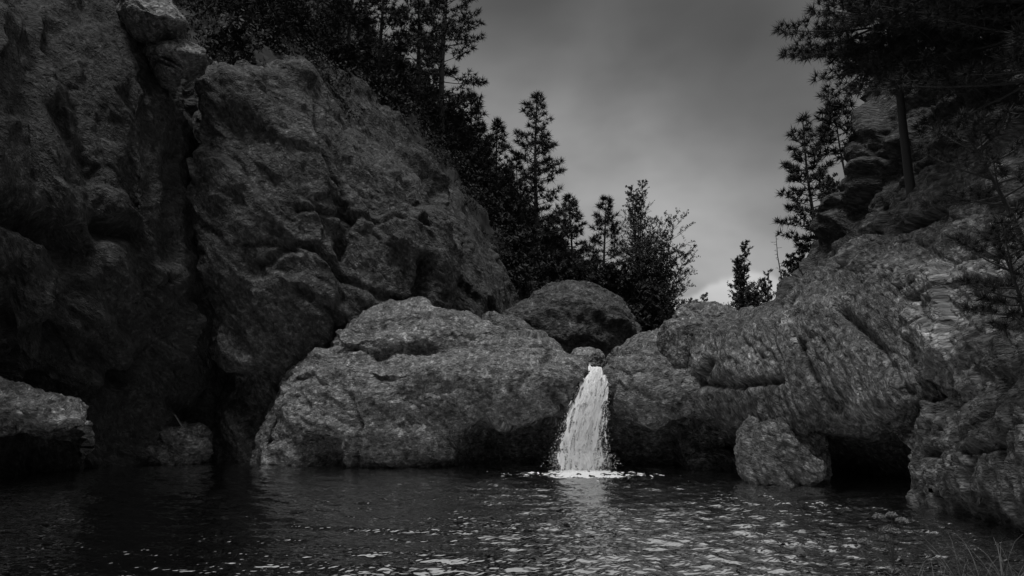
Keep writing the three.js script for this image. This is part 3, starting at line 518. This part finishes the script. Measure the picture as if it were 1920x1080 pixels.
// ---------------------------------------------------------------- waterfall
{
  const lip = at(1117, 688, 20.5), foot = atY(1088, 19.5, -0.02);
  const fall = thing('waterfall', 'white waterfall pouring between two boulders into the dark pool', 'waterfall', foot.clone());
  const white = new THREE.MeshPhysicalMaterial({ color: new THREE.Color().setRGB(0.84, 0.84, 0.84), roughness: 0.5, ior: 1.33 });
  const foamWhite = new THREE.MeshStandardMaterial({ color: new THREE.Color().setRGB(0.74, 0.74, 0.74), roughness: 0.7 });
  const half = (t) => 0.16 + 0.50 * Math.pow(t, 1.15) + 0.16 * smooth(0.06, 0.25, t);
  const line = (t) => { const p = lip.clone().lerp(foot, t); p.y = lip.y + (foot.y - lip.y) * (0.62 * t + 0.38 * t * t); p.x = lip.x + (foot.x - lip.x) * (0.25 * t + 0.75 * smooth(0, 0.9, t)); p.z = lip.z + (foot.z - lip.z) * Math.sqrt(t); return p; };
  for (let s = 0; s < 5; s++) {
    const NX = 80, NY = 200, pos = [], idx = [], keep = [];
    for (let j = 0; j <= NY; j++) for (let i = 0; i <= NX; i++) {
      const t = j / NY, u = i / NX * 2 - 1, p = line(t), h = half(t) * (1 - 0.05 * s + 0.12 * noise(s * 9, t * 5, u > 0 ? 3 : 8));
      const sx = u * h * 9, sy = t * 9 * 0.8, n = fbm(sx * 0.6 + s * 31, sy * 0.5 - s * 7, s * 3.3, 3);
      p.x += u * h; p.z += -0.10 * u * u - 0.10 * s + 0.10 * n * (0.4 + t) + 0.02 * noise(sx * 2.2, sy * 2.5, s * 5) + 0.05; p.y += 0.05 * noise(sx * 1.4, sy, s + 20);
      pos.push(p.x - foot.x, p.y - foot.y, p.z - foot.z);
      const hole = fbm(sx * 1.35 + s * 17, sy * 1.0 + s * 5, s * 7.7, 3) + 0.25 * noise(sx * 4, sy * 3.4, s);
      keep.push(hole > -0.34 + 0.30 * t + 0.34 * Math.pow(Math.abs(u), 3) + 0.05 * s - 0.1 * (t < 0.1 ? 1 : 0) ? 1 : 0);
    }
    for (let j = 0; j < NY; j++) for (let i = 0; i < NX; i++) { const p = j * (NX + 1) + i, q = p + 1, r = p + NX + 1, v = r + 1; if (keep[p] + keep[q] + keep[r] + keep[v] >= 3) idx.push(p, r, q, q, r, v); }
    put('falling_sheet', fromArrays(pos, idx), white, { parent: fall });
  }
  { // the narrow chute above the lip
    const pos = [], idx = [], NX = 16, NY = 50, a = at(1101, 682, 21.4), b = at(1112, 694, 20.55);
    for (let j = 0; j <= NY; j++) for (let i = 0; i <= NX; i++) { const t = j / NY, u = i / NX * 2 - 1, p = a.clone().lerp(b, t); p.x += u * (0.05 + 0.08 * t); p.y += 0.01 + 0.05 * noise(u * 3, t * 9, 3) - 0.05 * u * u; pos.push(p.x - foot.x, p.y - foot.y, p.z - foot.z); }
    for (let j = 0; j < NY; j++) for (let i = 0; i < NX; i++) { const p = j * (NX + 1) + i, q = p + 1, r = p + NX + 1, v = r + 1; idx.push(p, r, q, q, r, v); }
    put('chute', fromArrays(pos, idx), white, { parent: fall });
  }
  const r = rng(5), drop = new THREE.IcosahedronGeometry(1, 0), N = 22000, drops = new THREE.InstancedMesh(drop, white, N), M = new THREE.Matrix4(), Q = new THREE.Quaternion();
  for (let i = 0; i < N; i++) {
    const t = Math.pow(r(), 0.55), p = line(t), u = (r() + r() + r() - 1.5) * 0.78, big = 0.003 + 0.007 * r() * r();
    p.x += u * half(t) * 1.08; p.z += (r() - 0.3) * 0.35 * (0.3 + t);
    if (t > 0.9) { p.x += (r() - 0.5) * 0.5; p.y += r() * 0.25; p.z += r() * 0.4; }
    M.compose(p.sub(foot), Q, new THREE.Vector3(big, big * (1.2 + 1.6 * r()), big)); drops.setMatrixAt(i, M);
  }
  drops.name = 'droplets'; drops.userData.kind = 'stuff'; finish(drops); fall.add(drops);
  // foam that boils up at the foot and drifts out over the water
  const pos = [], idx = [], keep = [], NX = 330, NZ = 200;
  for (let j = 0; j <= NZ; j++) for (let i = 0; i <= NX; i++) {
    const x = foot.x + (i / NX * 2 - 1) * 2.9 + 0.1, z = foot.z - 0.8 + j / NZ * 4.2, dx = (x - foot.x - 0.02) / 1.05, dz = (z - foot.z - 0.75) / 1.5, e = Math.hypot(dx, dz);
    const n = fbm(x * 3.2, 4, z * 6, 4), m = smooth(1.25, 0.2, e);
    pos.push(x - foot.x, wave(x, z) + 0.012 + m * (0.03 + 0.13 * Math.max(0, fbm(x * 4, 2, z * 5, 3) + 0.15)) * smooth(1.6, -0.2, z - foot.z) + 0.02 * m * noise(x * 20, 3, z * 20) - foot.y, z - foot.z);
    const wide = Math.hypot((x - foot.x) / 2.7, (z - foot.z - 0.5) / 1.25);
    keep.push(n * 1.9 + 0.62 * m - 0.16 * smooth(0.0, 0.5, wide) - 0.45 * smooth(0.5, 1.1, wide) + 0.22 * noise(x * 14, 9, z * 16) > 0.10 ? 1 : 0);
  }
  for (let j = 0; j < NZ; j++) for (let i = 0; i < NX; i++) { const p = j * (NX + 1) + i, q = p + 1, v = p + NX + 1, s = v + 1; if (keep[p] + keep[q] + keep[v] + keep[s] >= 3) idx.push(p, v, q, q, v, s); }
  put('foam', fromArrays(pos, idx), foamWhite, { parent: fall });
}

// ---------------------------------------------------------------- trees
const leafy = (v, r = 0.7) => new THREE.MeshPhysicalMaterial({ color: new THREE.Color().setRGB(v, v, v), roughness: r, side: THREE.DoubleSide });
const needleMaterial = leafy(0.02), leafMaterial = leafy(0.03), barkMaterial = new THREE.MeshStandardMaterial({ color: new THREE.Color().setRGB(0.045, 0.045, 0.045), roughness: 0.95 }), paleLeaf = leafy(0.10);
function tube(out, pts, r0, r1, sides = 6) {
  const n = pts.length, start = out.pos.length / 3;
  for (let i = 0; i < n; i++) {
    const d = pts[Math.min(i + 1, n - 1)].clone().sub(pts[Math.max(i - 1, 0)]).normalize(), a = Math.abs(d.y) > 0.9 ? new THREE.Vector3(1, 0, 0) : UP, u = new THREE.Vector3().crossVectors(d, a).normalize(), v = new THREE.Vector3().crossVectors(d, u), rr = r0 + (r1 - r0) * i / (n - 1);
    for (let k = 0; k < sides; k++) { const t = k / sides * 2 * Math.PI, c = Math.cos(t) * rr, s = Math.sin(t) * rr; out.pos.push(pts[i].x + u.x * c + v.x * s, pts[i].y + u.y * c + v.y * s, pts[i].z + u.z * c + v.z * s); }
  }
  for (let i = 0; i < n - 1; i++) for (let k = 0; k < sides; k++) { const k2 = (k + 1) % sides, p = start + i * sides + k, q = start + i * sides + k2, s = p + sides, t = q + sides; out.idx.push(p, q, s, q, t, s); }
}
const box = () => ({ pos: [], idx: [] });
const geo = (o) => fromArrays(o.pos, o.idx);
function needles(out, p, dir, len, count, width, r) {
  const d = new THREE.Vector3(), s = new THREE.Vector3();
  for (let i = 0; i < count; i++) {
    d.set(r() * 2 - 1, r() * 2 - 1, r() * 2 - 1).normalize().multiplyScalar(0.95).addScaledVector(dir, 0.75).normalize();
    s.set(r() * 2 - 1, r() * 2 - 1, r() * 2 - 1).cross(d).normalize().multiplyScalar(width);
    const l = len * (0.65 + 0.5 * r()), k = out.pos.length / 3;
    out.pos.push(p.x - s.x, p.y - s.y, p.z - s.z, p.x + s.x, p.y + s.y, p.z + s.z, p.x + d.x * l + s.x * 0.3, p.y + d.y * l + s.y * 0.3, p.z + d.z * l + s.z * 0.3);
    out.idx.push(k, k + 1, k + 2);
  }
}
const sway = (h, lean, bend, r) => { const a = r() * 6.3; return (t) => new THREE.Vector3(lean.x * t * h + bend * Math.sin(t * 3 + a) * h * 0.02, t * h, lean.z * t * h + bend * Math.cos(t * 2.6 + a) * h * 0.02); };
// a pine: trunk, whorls of limbs that carry tufts of needles
function pine(label, base, height, radius, seed, { crownFrom = 0.15, density = 1, tuft = 0.34, per = 18, width = 0.023, shape = 0.75, lean = new THREE.Vector3(), gap = 0.18, group = 'pine trees on the slopes', limbs, droop = 0.1, girth = 0.016, topRound = 0.12 } = {}) {
  const r = rng(seed), o = thing('pine_tree', label, 'pine tree', base, group), trunk = box(), branch = box(), crown = box(), axis = sway(height, lean, 1, r);
  tube(trunk, Array.from({ length: 12 }, (_, i) => axis(i / 11 * 1.03 - 0.03)), height * girth, height * 0.002 + 0.012, 8);
  const n = limbs || Math.round(height * 9 * density), dir = new THREE.Vector3();
  for (let i = 0; i < n; i++) {
    const f = (i + r()) / n, t = crownFrom + (1 - crownFrom) * f;
    if (r() < gap) continue;
    const prof = Math.pow(1 - f, shape) * (1 - topRound) + topRound * Math.sqrt(Math.max(0, 1 - f * f)), len = radius * prof * (0.6 + 0.75 * r()) * (f < 0.15 ? 0.6 + f * 2.7 : 1) + tuft * 0.4;
    const az = i * 2.399 + r() * 0.9, el = -droop + 0.75 * f + (r() - 0.5) * 0.35, p0 = axis(t);
    dir.set(Math.cos(az) * Math.cos(el), Math.sin(el), Math.sin(az) * Math.cos(el));
    const pts = [0, 0.35, 0.7, 1].map((s) => p0.clone().addScaledVector(dir, len * s).add(new THREE.Vector3(0, len * 0.16 * s * s, 0)));
    tube(branch, pts, 0.008 + 0.011 * len, 0.004, 4);
    const k = Math.max(2, Math.round(len / (tuft * 0.55) * (0.8 + 0.5 * r())));
    for (let m = 0; m < k; m++) {
      const s = 0.28 + 0.72 * (m + 1) / k, q = pts[0].clone().lerp(pts[3], s); q.y += len * 0.16 * (s * s - s);
      const side = m % 2 ? 1 : -1, off = len * 0.30 * (1.1 - s) * (0.3 + r()) + tuft * 0.25, sd = new THREE.Vector3(-Math.sin(az) * side, 0.25 + 0.5 * r(), Math.cos(az) * side).addScaledVector(dir, 0.7).normalize();
      if (m < k - 1) { const e = q.clone().addScaledVector(sd, off); tube(branch, [q, e], 0.006, 0.003, 3); needles(crown, e, sd.clone().addScaledVector(UP, 0.3).normalize(), tuft, per, width, r); if (r() < 0.6) needles(crown, q.lerp(e, 0.5), sd, tuft * 0.85, Math.round(per * 0.7), width, r); }
      else needles(crown, pts[3], dir.clone().addScaledVector(UP, 0.5).normalize(), tuft * 1.1, per, width, r);
    }
  }
  needles(crown, axis(1), UP, tuft * 1.2, per * 2, width, r);
  put('trunk', geo(trunk), barkMaterial, { parent: o }); put('branches', geo(branch), barkMaterial, { parent: o }); put('crown', geo(crown), needleMaterial, { parent: o });
  return o;
}
function leaf(out, p, size, r) {
  const a = new THREE.Vector3(r() * 2 - 1, r() * 2 - 1, r() * 2 - 1).normalize(), b = new THREE.Vector3(r() * 2 - 1, r() * 2 - 1, r() * 2 - 1).cross(a).normalize(), k = out.pos.length / 3, l = size * (0.7 + 0.6 * r()), w = l * 0.36;
  out.pos.push(p.x - a.x * l, p.y - a.y * l, p.z - a.z * l, p.x + b.x * w, p.y + b.y * w, p.z + b.z * w, p.x + a.x * l, p.y + a.y * l, p.z + a.z * l, p.x - b.x * w, p.y - b.y * w, p.z - b.z * w);
  out.idx.push(k, k + 1, k + 2, k, k + 2, k + 3);
}
// a broad-leaved tree or bush: stems that fork twice and carry leaves
function broadleaf(name, label, category, base, height, radius, seed, { stems = 3, forks = 16, twigs = 9, leaves = 9, size = 0.07, spread = 1, from = 0.2, material = leafMaterial, group = 'broad-leaved trees and bushes', rise = 0.7, cone = 0.6, bare = false } = {}) {
  const r = rng(seed), o = thing(name, label, category, base, group), trunk = box(), branch = box(), crown = box();
  for (let s = 0; s < stems; s++) {
    const a = s / stems * 6.283 + r(), tilt = stems > 1 ? (0.12 + 0.3 * r()) * spread : 0.03, hh = height * (s ? 0.7 + 0.3 * r() : 1), ax = (t) => new THREE.Vector3(Math.cos(a) * radius * tilt * 1.6 * t * t, hh * t, Math.sin(a) * radius * tilt * 1.6 * t * t);
    tube(trunk, [-0.04, 0.2, 0.4, 0.6, 0.8, 1].map(ax), 0.012 * height + 0.01, 0.006, 6);
    for (let i = 0; i < forks; i++) {
      const f = (i + r()) / forks, t = from + (1 - from) * f, p = ax(t), az = i * 2.399 + r() * 1.3 + s, el = rise * (0.3 + 0.9 * f) + (r() - 0.5) * 0.5, len = radius * (0.25 + 0.85 * r()) * Math.pow(1.02 - f, cone) + 0.1, d = new THREE.Vector3(Math.cos(az) * Math.cos(el), Math.sin(el), Math.sin(az) * Math.cos(el)), e = p.clone().addScaledVector(d, len);
      tube(branch, [p, p.clone().lerp(e, 0.5).add(new THREE.Vector3(0, -0.04 * len, 0)), e], 0.006 + 0.006 * len, 0.003, 4);
      for (let k = 0; k < twigs; k++) {
        const q = p.clone().lerp(e, 0.25 + 0.75 * (k + r()) / twigs), td = new THREE.Vector3(r() * 2 - 1, r() * 1.5 - 0.4, r() * 2 - 1).normalize().addScaledVector(d, 0.6).normalize(), tl = (0.12 + 0.22 * r()) * Math.max(0.5, len), te = q.clone().addScaledVector(td, tl);
        if (!bare) tube(branch, [q, te], 0.004, 0.002, 3);
        for (let m = 0; m < leaves; m++) { const lp = q.clone().lerp(te, 0.2 + 0.9 * r()); lp.x += (r() - 0.5) * size * 1.5; lp.y += (r() - 0.5) * size * 1.5; lp.z += (r() - 0.5) * size * 1.5; leaf(crown, lp, size, r); }
      }
    }
  }
  put('trunk', geo(trunk), barkMaterial, { parent: o }); put('branches', geo(branch), barkMaterial, { parent: o }); put('crown', geo(crown), material, { parent: o });
  return o;
}
// [base x, base y, distance, top y, half width in frame pixels, label, options]
const pines = [
  [834, 250, 36, -110, 84, 'tall pine on the left ridge, its ragged boughs reaching furthest over the open sky', { crownFrom: 0.1, density: 1.0, gap: 0.2, shape: 0.5 }],
  [775, 230, 38, -70, 62, 'dense pine on the left ridge just left of the ragged tallest one', { density: 1.2, shape: 0.5 }],
  [715, 200, 36, -90, 56, 'dark pine second to the left of the ragged tall ridge pine', { density: 1.2, shape: 0.5 }],
  [655, 160, 34, -100, 52, 'dark pine on the ridge above the cliff peak, third left of the tall ragged one', { density: 1.1, shape: 0.5 }],
  [590, 140, 32, -110, 54, 'dark pine directly above the rounded peak of the left cliff', { density: 1.2, shape: 0.5 }],
  [520, 125, 31, -120, 52, 'shadowed pine above the broad left cliff face, left of its peak', { density: 1.2, shape: 0.5 }],
  [450, 120, 30, -120, 52, 'shadowed pine at the top edge between the stacked slabs and the cliff peak', { density: 1.2, shape: 0.5 }],
  [395, 95, 29, -130, 46, 'shadowed pine right beside the slabs stacked on the left cliff', { density: 1.2, shape: 0.5 }],
  [884, 340, 38, 182, 46, 'young pine with upright shoots just below the tall ragged ridge pine', { density: 1.5, tuft: 0.38, crownFrom: 0.05 }],
  [846, 320, 37, 200, 36, 'short bushy pine tucked under the tall ragged ridge pine', { density: 1.6, tuft: 0.38, crownFrom: 0.02 }],
  [934, 420, 39, 234, 42, 'slim bushy pine between the young shooting pine and the tall lone pine', { density: 1.6, tuft: 0.38, crownFrom: 0.02 }],
  [972, 440, 41, 300, 30, 'small pine at the left foot of the tall lone pine', { density: 1.5, crownFrom: 0.02 }],
  [1012, 520, 40, 185, 62, 'tall lone pine with an open pointed crown, centre left against the sky', { crownFrom: 0.12, density: 1.0, tuft: 0.38, gap: 0.16, shape: 0.62, topRound: 0.2 }],
  [1070, 560, 43, 370, 46, 'dense short pine right of the tall lone pine', { density: 1.5, crownFrom: 0.02 }],
  [1036, 540, 41, 410, 32, 'dark low pine filling the gap below the tall lone pine', { density: 1.5, crownFrom: 0.02 }],
  [1138, 600, 46, 376, 46, 'small pointed pine standing left of the feathery tree in the valley gap', { density: 1.5, crownFrom: 0.04, tuft: 0.38, shape: 0.7 }],
  [1545, 510, 30, 226, 62, 'tall narrow pine on the right slope, widest at its foot', { crownFrom: 0.08, density: 1.15, shape: 0.85, lean: new THREE.Vector3(-0.05, 0, 0), tuft: 0.32, topRound: 0.25, gap: 0.14 }],
  [1590, 345, 22.4, 208, 36, 'small flat-topped pine against the right cliff edge', { crownFrom: 0.35, density: 1.6, shape: 0.25, topRound: 0.7, lean: new THREE.Vector3(-0.08, 0, 0), tuft: 0.3 }],
];
pines.forEach(([px, py, D, top, hw, label, opt], i) => { const b = at(px, py, D), t = at(px, top, D); pine(label, b, t.y - b.y, hw * scaleAt(D), 100 + i * 13, opt); });

// dark evergreen bushes that close the wood below the pines
const bushes = [
  [800, 300, 36, 215, 60, 'below the tall ragged ridge pine'], [870, 390, 37, 300, 55, 'below the young shooting pine'], [925, 480, 38, 380, 60, 'left of the lone pine, half way down the slope'], [985, 540, 39, 440, 60, 'at the foot of the tall lone pine'],
  [955, 560, 37, 480, 50, 'beside the streaked cliff foot'], [1040, 590, 40, 490, 62, 'right of the lone pine, low on the slope'], [1090, 620, 42, 510, 55, 'behind the big round boulder'], [1140, 630, 43, 500, 55, 'under the small pointed pine'], [1190, 650, 42, 500, 55, 'under the feathery tree'],
  [1228, 660, 41, 540, 45, 'right of the round boulder, behind the pale ledge'], [640, 190, 33, 100, 62, 'on the ridge above the cliff peak'], [720, 240, 34, 150, 60, 'on the ridge right of the cliff peak'], [500, 150, 30, 70, 60, 'above the broad left cliff face'], [430, 140, 28, 60, 55, 'right of the stacked slabs'],
];
bushes.forEach(([px, py, D, top, hw, where], i) => { const b = at(px, py, D), t = at(px, top, D); broadleaf('evergreen_bush', `dense black-green bush ${where}`, 'bush', b, t.y - b.y, hw * scaleAt(D), 400 + i * 7, { stems: 5, forks: 22, twigs: 9, leaves: 6, size: 0.14, from: 0.05, material: needleMaterial, group: 'dark bushes in the wood', bare: true, rise: 0.5, cone: 0.5 }); });

// ground cover of the wood: low leafy clumps all over the hillsides
{
  const r = rng(55), o = box(); for (let i = 0; i < 90; i++) leaf(o, new THREE.Vector3((r() - 0.5) * 0.8, r() * 0.6, (r() - 0.5) * 0.8), 0.07, r);
  const g = geo(o), M = new THREE.Matrix4(), Q = new THREE.Quaternion();
  for (const [hill, count] of [['hill_left', 3400], ['hill_right', 1500]]) {
    const p = scene.getObjectByName(hill).geometry.attributes.position, m = new THREE.InstancedMesh(g, needleMaterial, count);
    for (let i = 0; i < count; i++) { const k = Math.floor(r() * p.count), s = 0.7 + 0.9 * r(); Q.setFromAxisAngle(UP, r() * 6.28); M.compose(new THREE.Vector3(p.getX(k) + (r() - 0.5) * 0.4, p.getY(k) - 0.05, p.getZ(k) + (r() - 0.5) * 0.4), Q, new THREE.Vector3(s, s, s)); m.setMatrixAt(i, M); }
    m.name = numbered('undergrowth'); m.userData = { kind: 'stuff', label: hill === 'hill_left' ? 'dark undergrowth covering the wooded left hillside' : 'dark undergrowth on the right hillside', category: 'undergrowth' }; finish(m); scene.add(m);
  }
}
const spot = (px, py, D, top) => { const b = at(px, py, D); return [b, at(px, top, D).y - b.y]; };
{ const [b, h] = spot(1200, 640, 44, 344); broadleaf('birch_tree', 'feathery thin-leaved tree, tallest in the valley gap', 'tree', b, h, 54 * scaleAt(44), 901, { stems: 4, forks: 80, twigs: 8, leaves: 8, size: 0.055, from: 0.2, spread: 0.7, rise: 0.6, cone: 0.5 }); }
{ const [b, h] = spot(1240, 660, 42, 430); broadleaf('leafy_tree', 'round leafy tree with arching twigs at the right of the valley wood', 'tree', b, h, 62 * scaleAt(42), 907, { stems: 10, forks: 36, twigs: 11, leaves: 9, size: 0.065, from: 0.12, spread: 1.5, rise: 0.6, cone: 0.12 }); }
{ const [b, h] = spot(1396, 620, 34, 456); broadleaf('leafy_tree', 'small leafy tree on the right skyline beside the bare snag', 'tree', b, h, 34 * scaleAt(34), 911, { stems: 3, forks: 40, twigs: 10, leaves: 9, size: 0.05, from: 0.15, spread: 0.6, rise: 0.8 }); }
{ const [b, h] = spot(1440, 610, 33, 512); broadleaf('bush', 'ragged bush between the small leafy tree and the snag', 'bush', b, h, 32 * scaleAt(33), 917, { stems: 4, forks: 14, twigs: 7, leaves: 8, size: 0.055, from: 0.1 }); }
{ const [b, h] = spot(1495, 580, 31, 470); broadleaf('bush', 'dark bush under the tall narrow pine on the right slope', 'bush', b, h, 40 * scaleAt(31), 919, { stems: 5, forks: 18, twigs: 8, leaves: 8, size: 0.06, from: 0.05 }); }
{ const [b, h] = spot(1410, 620, 32, 545); broadleaf('bush', 'low dark bush at the foot of the small leafy tree', 'bush', b, h, 45 * scaleAt(32), 923, { stems: 6, forks: 16, twigs: 8, leaves: 9, size: 0.06, from: 0.05 }); }
{ const [b, h] = spot(1560, 420, 28, 330); broadleaf('bush', 'bush clinging to the right cliff below the flat-topped pine', 'bush', b, h, 30 * scaleAt(28), 929, { stems: 4, forks: 14, twigs: 8, leaves: 8, size: 0.055, from: 0.05 }); }
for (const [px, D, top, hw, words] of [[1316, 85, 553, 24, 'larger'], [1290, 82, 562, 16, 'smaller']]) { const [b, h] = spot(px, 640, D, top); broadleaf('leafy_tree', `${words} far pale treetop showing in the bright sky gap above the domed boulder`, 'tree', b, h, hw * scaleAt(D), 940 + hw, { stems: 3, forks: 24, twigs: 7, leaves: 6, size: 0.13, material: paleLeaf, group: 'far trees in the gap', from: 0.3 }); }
{ // bare dead tree
  const b = at(1478, 600, 32.5), o = thing('dead_tree', 'bare thin dead tree leaning left beside the tall narrow pine', 'dead tree', b), tr = box(), br = box(), e = at(1452, 440, 32.5).sub(b), r = rng(31);
  const P = [0, 0.25, 0.5, 0.75, 1].map((t) => new THREE.Vector3(e.x * t + 0.05 * Math.sin(t * 7), e.y * t, 0.1 * t)); tube(tr, P, 0.05, 0.01, 6);
  for (let i = 0; i < 16; i++) { const t = 0.4 + 0.58 * i / 16, p = new THREE.Vector3(e.x * t + 0.05 * Math.sin(t * 7), e.y * t, 0.1 * t), a = r() * 6.28, l = 0.15 + 0.55 * r() * (1.2 - t), q = p.clone().add(new THREE.Vector3(Math.cos(a) * l, 0.12 * l, Math.sin(a) * l)); tube(br, [p, q], 0.012, 0.004, 4); for (let k = 0; k < 2; k++) { const s = p.clone().lerp(q, 0.4 + 0.5 * r()); tube(br, [s, s.clone().add(new THREE.Vector3((r() - 0.5) * 0.25, 0.12 * (r() - 0.3), (r() - 0.5) * 0.25))], 0.006, 0.003, 3); } }
  put('trunk', geo(tr), barkMaterial, { parent: o }); put('branches', geo(br), barkMaterial, { parent: o });
}
// the near pines at the right: boughs hang into the top corner
const near = 'near pines at the right edge';
{ const b = at(1722, 345, 16.2); pine('near pine with a straight trunk whose boughs hang into the top right corner', b, 9.5, 2.5, 601, { crownFrom: 0.30, density: 1.0, tuft: 0.24, per: 34, width: 0.010, shape: 0.35, group: near, limbs: 150, girth: 0.012, droop: 0.22, gap: 0.1 }); }
{ const b = at(1836, 318, 14.6); pine('near pine with a thick leaning trunk at the top right', b, 9, 2.5, 613, { crownFrom: 0.27, density: 1.0, tuft: 0.24, per: 34, width: 0.010, shape: 0.35, group: near, limbs: 140, lean: new THREE.Vector3(-0.10, 0, 0), girth: 0.02, droop: 0.15, gap: 0.1 }); }
{ const b = at(1985, 330, 12.6); pine('near pine at the far right edge, its dark boughs filling the corner', b, 8.5, 3.0, 617, { crownFrom: 0.2, density: 1.0, tuft: 0.24, per: 34, width: 0.010, shape: 0.3, group: near, limbs: 140, girth: 0.014, droop: 0.15, gap: 0.05 }); }
{ const b = at(1925, 470, 10.8); pine('small crooked pine leaning left across the pale right slope', b, 1.7, 1.0, 631, { crownFrom: 0.35, tuft: 0.16, per: 40, width: 0.005, shape: 0.3, group: near, limbs: 22, lean: new THREE.Vector3(-0.62, 0, 0.3), girth: 0.03, gap: 0.1 }); }
{ const b = at(1935, 640, 9.6); pine('sapling pine with dark tufts growing on the pale right slope', b, 1.35, 0.95, 641, { crownFrom: 0.1, tuft: 0.16, per: 40, width: 0.005, shape: 0.3, group: near, limbs: 26, lean: new THREE.Vector3(-0.35, 0, 0.2), girth: 0.02, gap: 0.1 }); }

// ---------------------------------------------------------------- the near bank: a flowering herb and grasses
{
  const b = at(1672, 1150, 4.4), o = thing('flowering_plant', 'tall herb with domed pale flower heads on the near bank at lower right', 'plant', b), stem = box(), r = rng(71), green = leafy(0.07), petal = leafy(0.2);
  const heads = [[1648, 972, 22], [1672, 968, 20], [1692, 980, 24], [1668, 998, 34], [1622, 1020, 26], [1660, 1012, 22]];
  const mid = at(1676, 1060, 4.4).sub(b);
  tube(stem, [new THREE.Vector3(0, -0.1, 0), mid.clone().multiplyScalar(0.5), mid], 0.005, 0.004, 6);
  for (const [x, y, w] of heads) {
    const c = at(x, y, 4.4 + (r() - 0.5) * 0.15).sub(b), h = box(), R = w * scaleAt(4.4) * 0.5; tube(stem, [mid, mid.clone().lerp(c, 0.6).add(new THREE.Vector3(0, -0.01, 0)), c], 0.003, 0.002, 5);
    for (let i = 0; i < 230; i++) { const a = r() * 6.283, q = Math.sqrt(r()), p = new THREE.Vector3(c.x + Math.cos(a) * q * R, c.y + R * 0.75 * Math.sqrt(1 - q * q) * (0.6 + 0.5 * r()), c.z + Math.sin(a) * q * R); leaf(h, p, 0.0055, r); }
    put('flower_head', geo(h), petal, { parent: o });
  }
  put('stem', geo(stem), green, { parent: o });
  for (let i = 0; i < 16; i++) {
    const t = 0.15 + 0.8 * i / 16, p = mid.clone().multiplyScalar(t), a = i * 2.4, l = 0.07 + 0.06 * r(), d = new THREE.Vector3(Math.cos(a), 0.35, Math.sin(a)).multiplyScalar(l), s = new THREE.Vector3(-Math.sin(a), 0, Math.cos(a)).multiplyScalar(0.011), e = p.clone().add(d);
    const m = p.clone().lerp(e, 0.5); m.y += 0.015; e.y -= 0.02;
    put('leaf', fromArrays([p.x, p.y, p.z, m.x + s.x, m.y, m.z + s.z, m.x - s.x, m.y, m.z - s.z, e.x, e.y, e.z], [0, 1, 2, 1, 3, 2]), green, { parent: o });
  }
}
function grass(label, base, count, len, seed, spread) {
  const r = rng(seed), o = box();
  for (let i = 0; i < count; i++) {
    const a = r() * 6.283, q = Math.sqrt(r()) * spread, p = new THREE.Vector3(Math.cos(a) * q, -0.05, Math.sin(a) * q), d = r() * 6.283, l = len * (0.5 + 0.7 * r()), out = l * (0.25 + 0.6 * r()), w = 0.003, k = o.pos.length / 3, sx = -Math.sin(d) * w, sz = Math.cos(d) * w;
    for (let j = 0; j <= 6; j++) { const t = j / 6, x = p.x + Math.cos(d) * out * t * t, y = p.y + l * (t - 0.42 * t * t * t), z = p.z + Math.sin(d) * out * t * t, g = 1 - t * 0.9; o.pos.push(x - sx * g, y, z - sz * g, x + sx * g, y, z + sz * g); }
    for (let j = 0; j < 6; j++) { const s = k + j * 2; o.idx.push(s, s + 1, s + 2, s + 1, s + 3, s + 2); }
  }
  const m = put('grass_tuft', geo(o), leafy(0.07), { label, category: 'grass', group: 'grass on the near bank' }); m.position.copy(base); return m;
}
grass('arching grass tuft in the bottom right corner', at(1880, 1160, 4.6), 90, 0.75, 81, 0.22);
grass('grass tuft right of the flowering herb at the bottom edge', at(1765, 1160, 4.5), 55, 0.55, 83, 0.15);
grass('short grass at the foot of the flowering herb', at(1660, 1165, 4.3), 50, 0.45, 87, 0.14);
{ // driftwood
  const o = box(), b = at(362, 838, 22.6), e = at(328, 778, 22.9); tube(o, [new THREE.Vector3(0.06, -0.12, -0.25), new THREE.Vector3(0, 0.02, -0.05), e.clone().sub(b).multiplyScalar(0.5).add(new THREE.Vector3(0.03, 0, 0)), e.clone().sub(b)], 0.045, 0.025, 7);
  const m = put('driftwood', geo(o), new THREE.MeshStandardMaterial({ color: new THREE.Color().setRGB(0.14, 0.14, 0.14), roughness: 0.9 }), { label: 'thin driftwood pole leaning on the low boulder under the left cliff', category: 'driftwood' }); m.position.copy(b);
}
renderer.render(scene, camera);
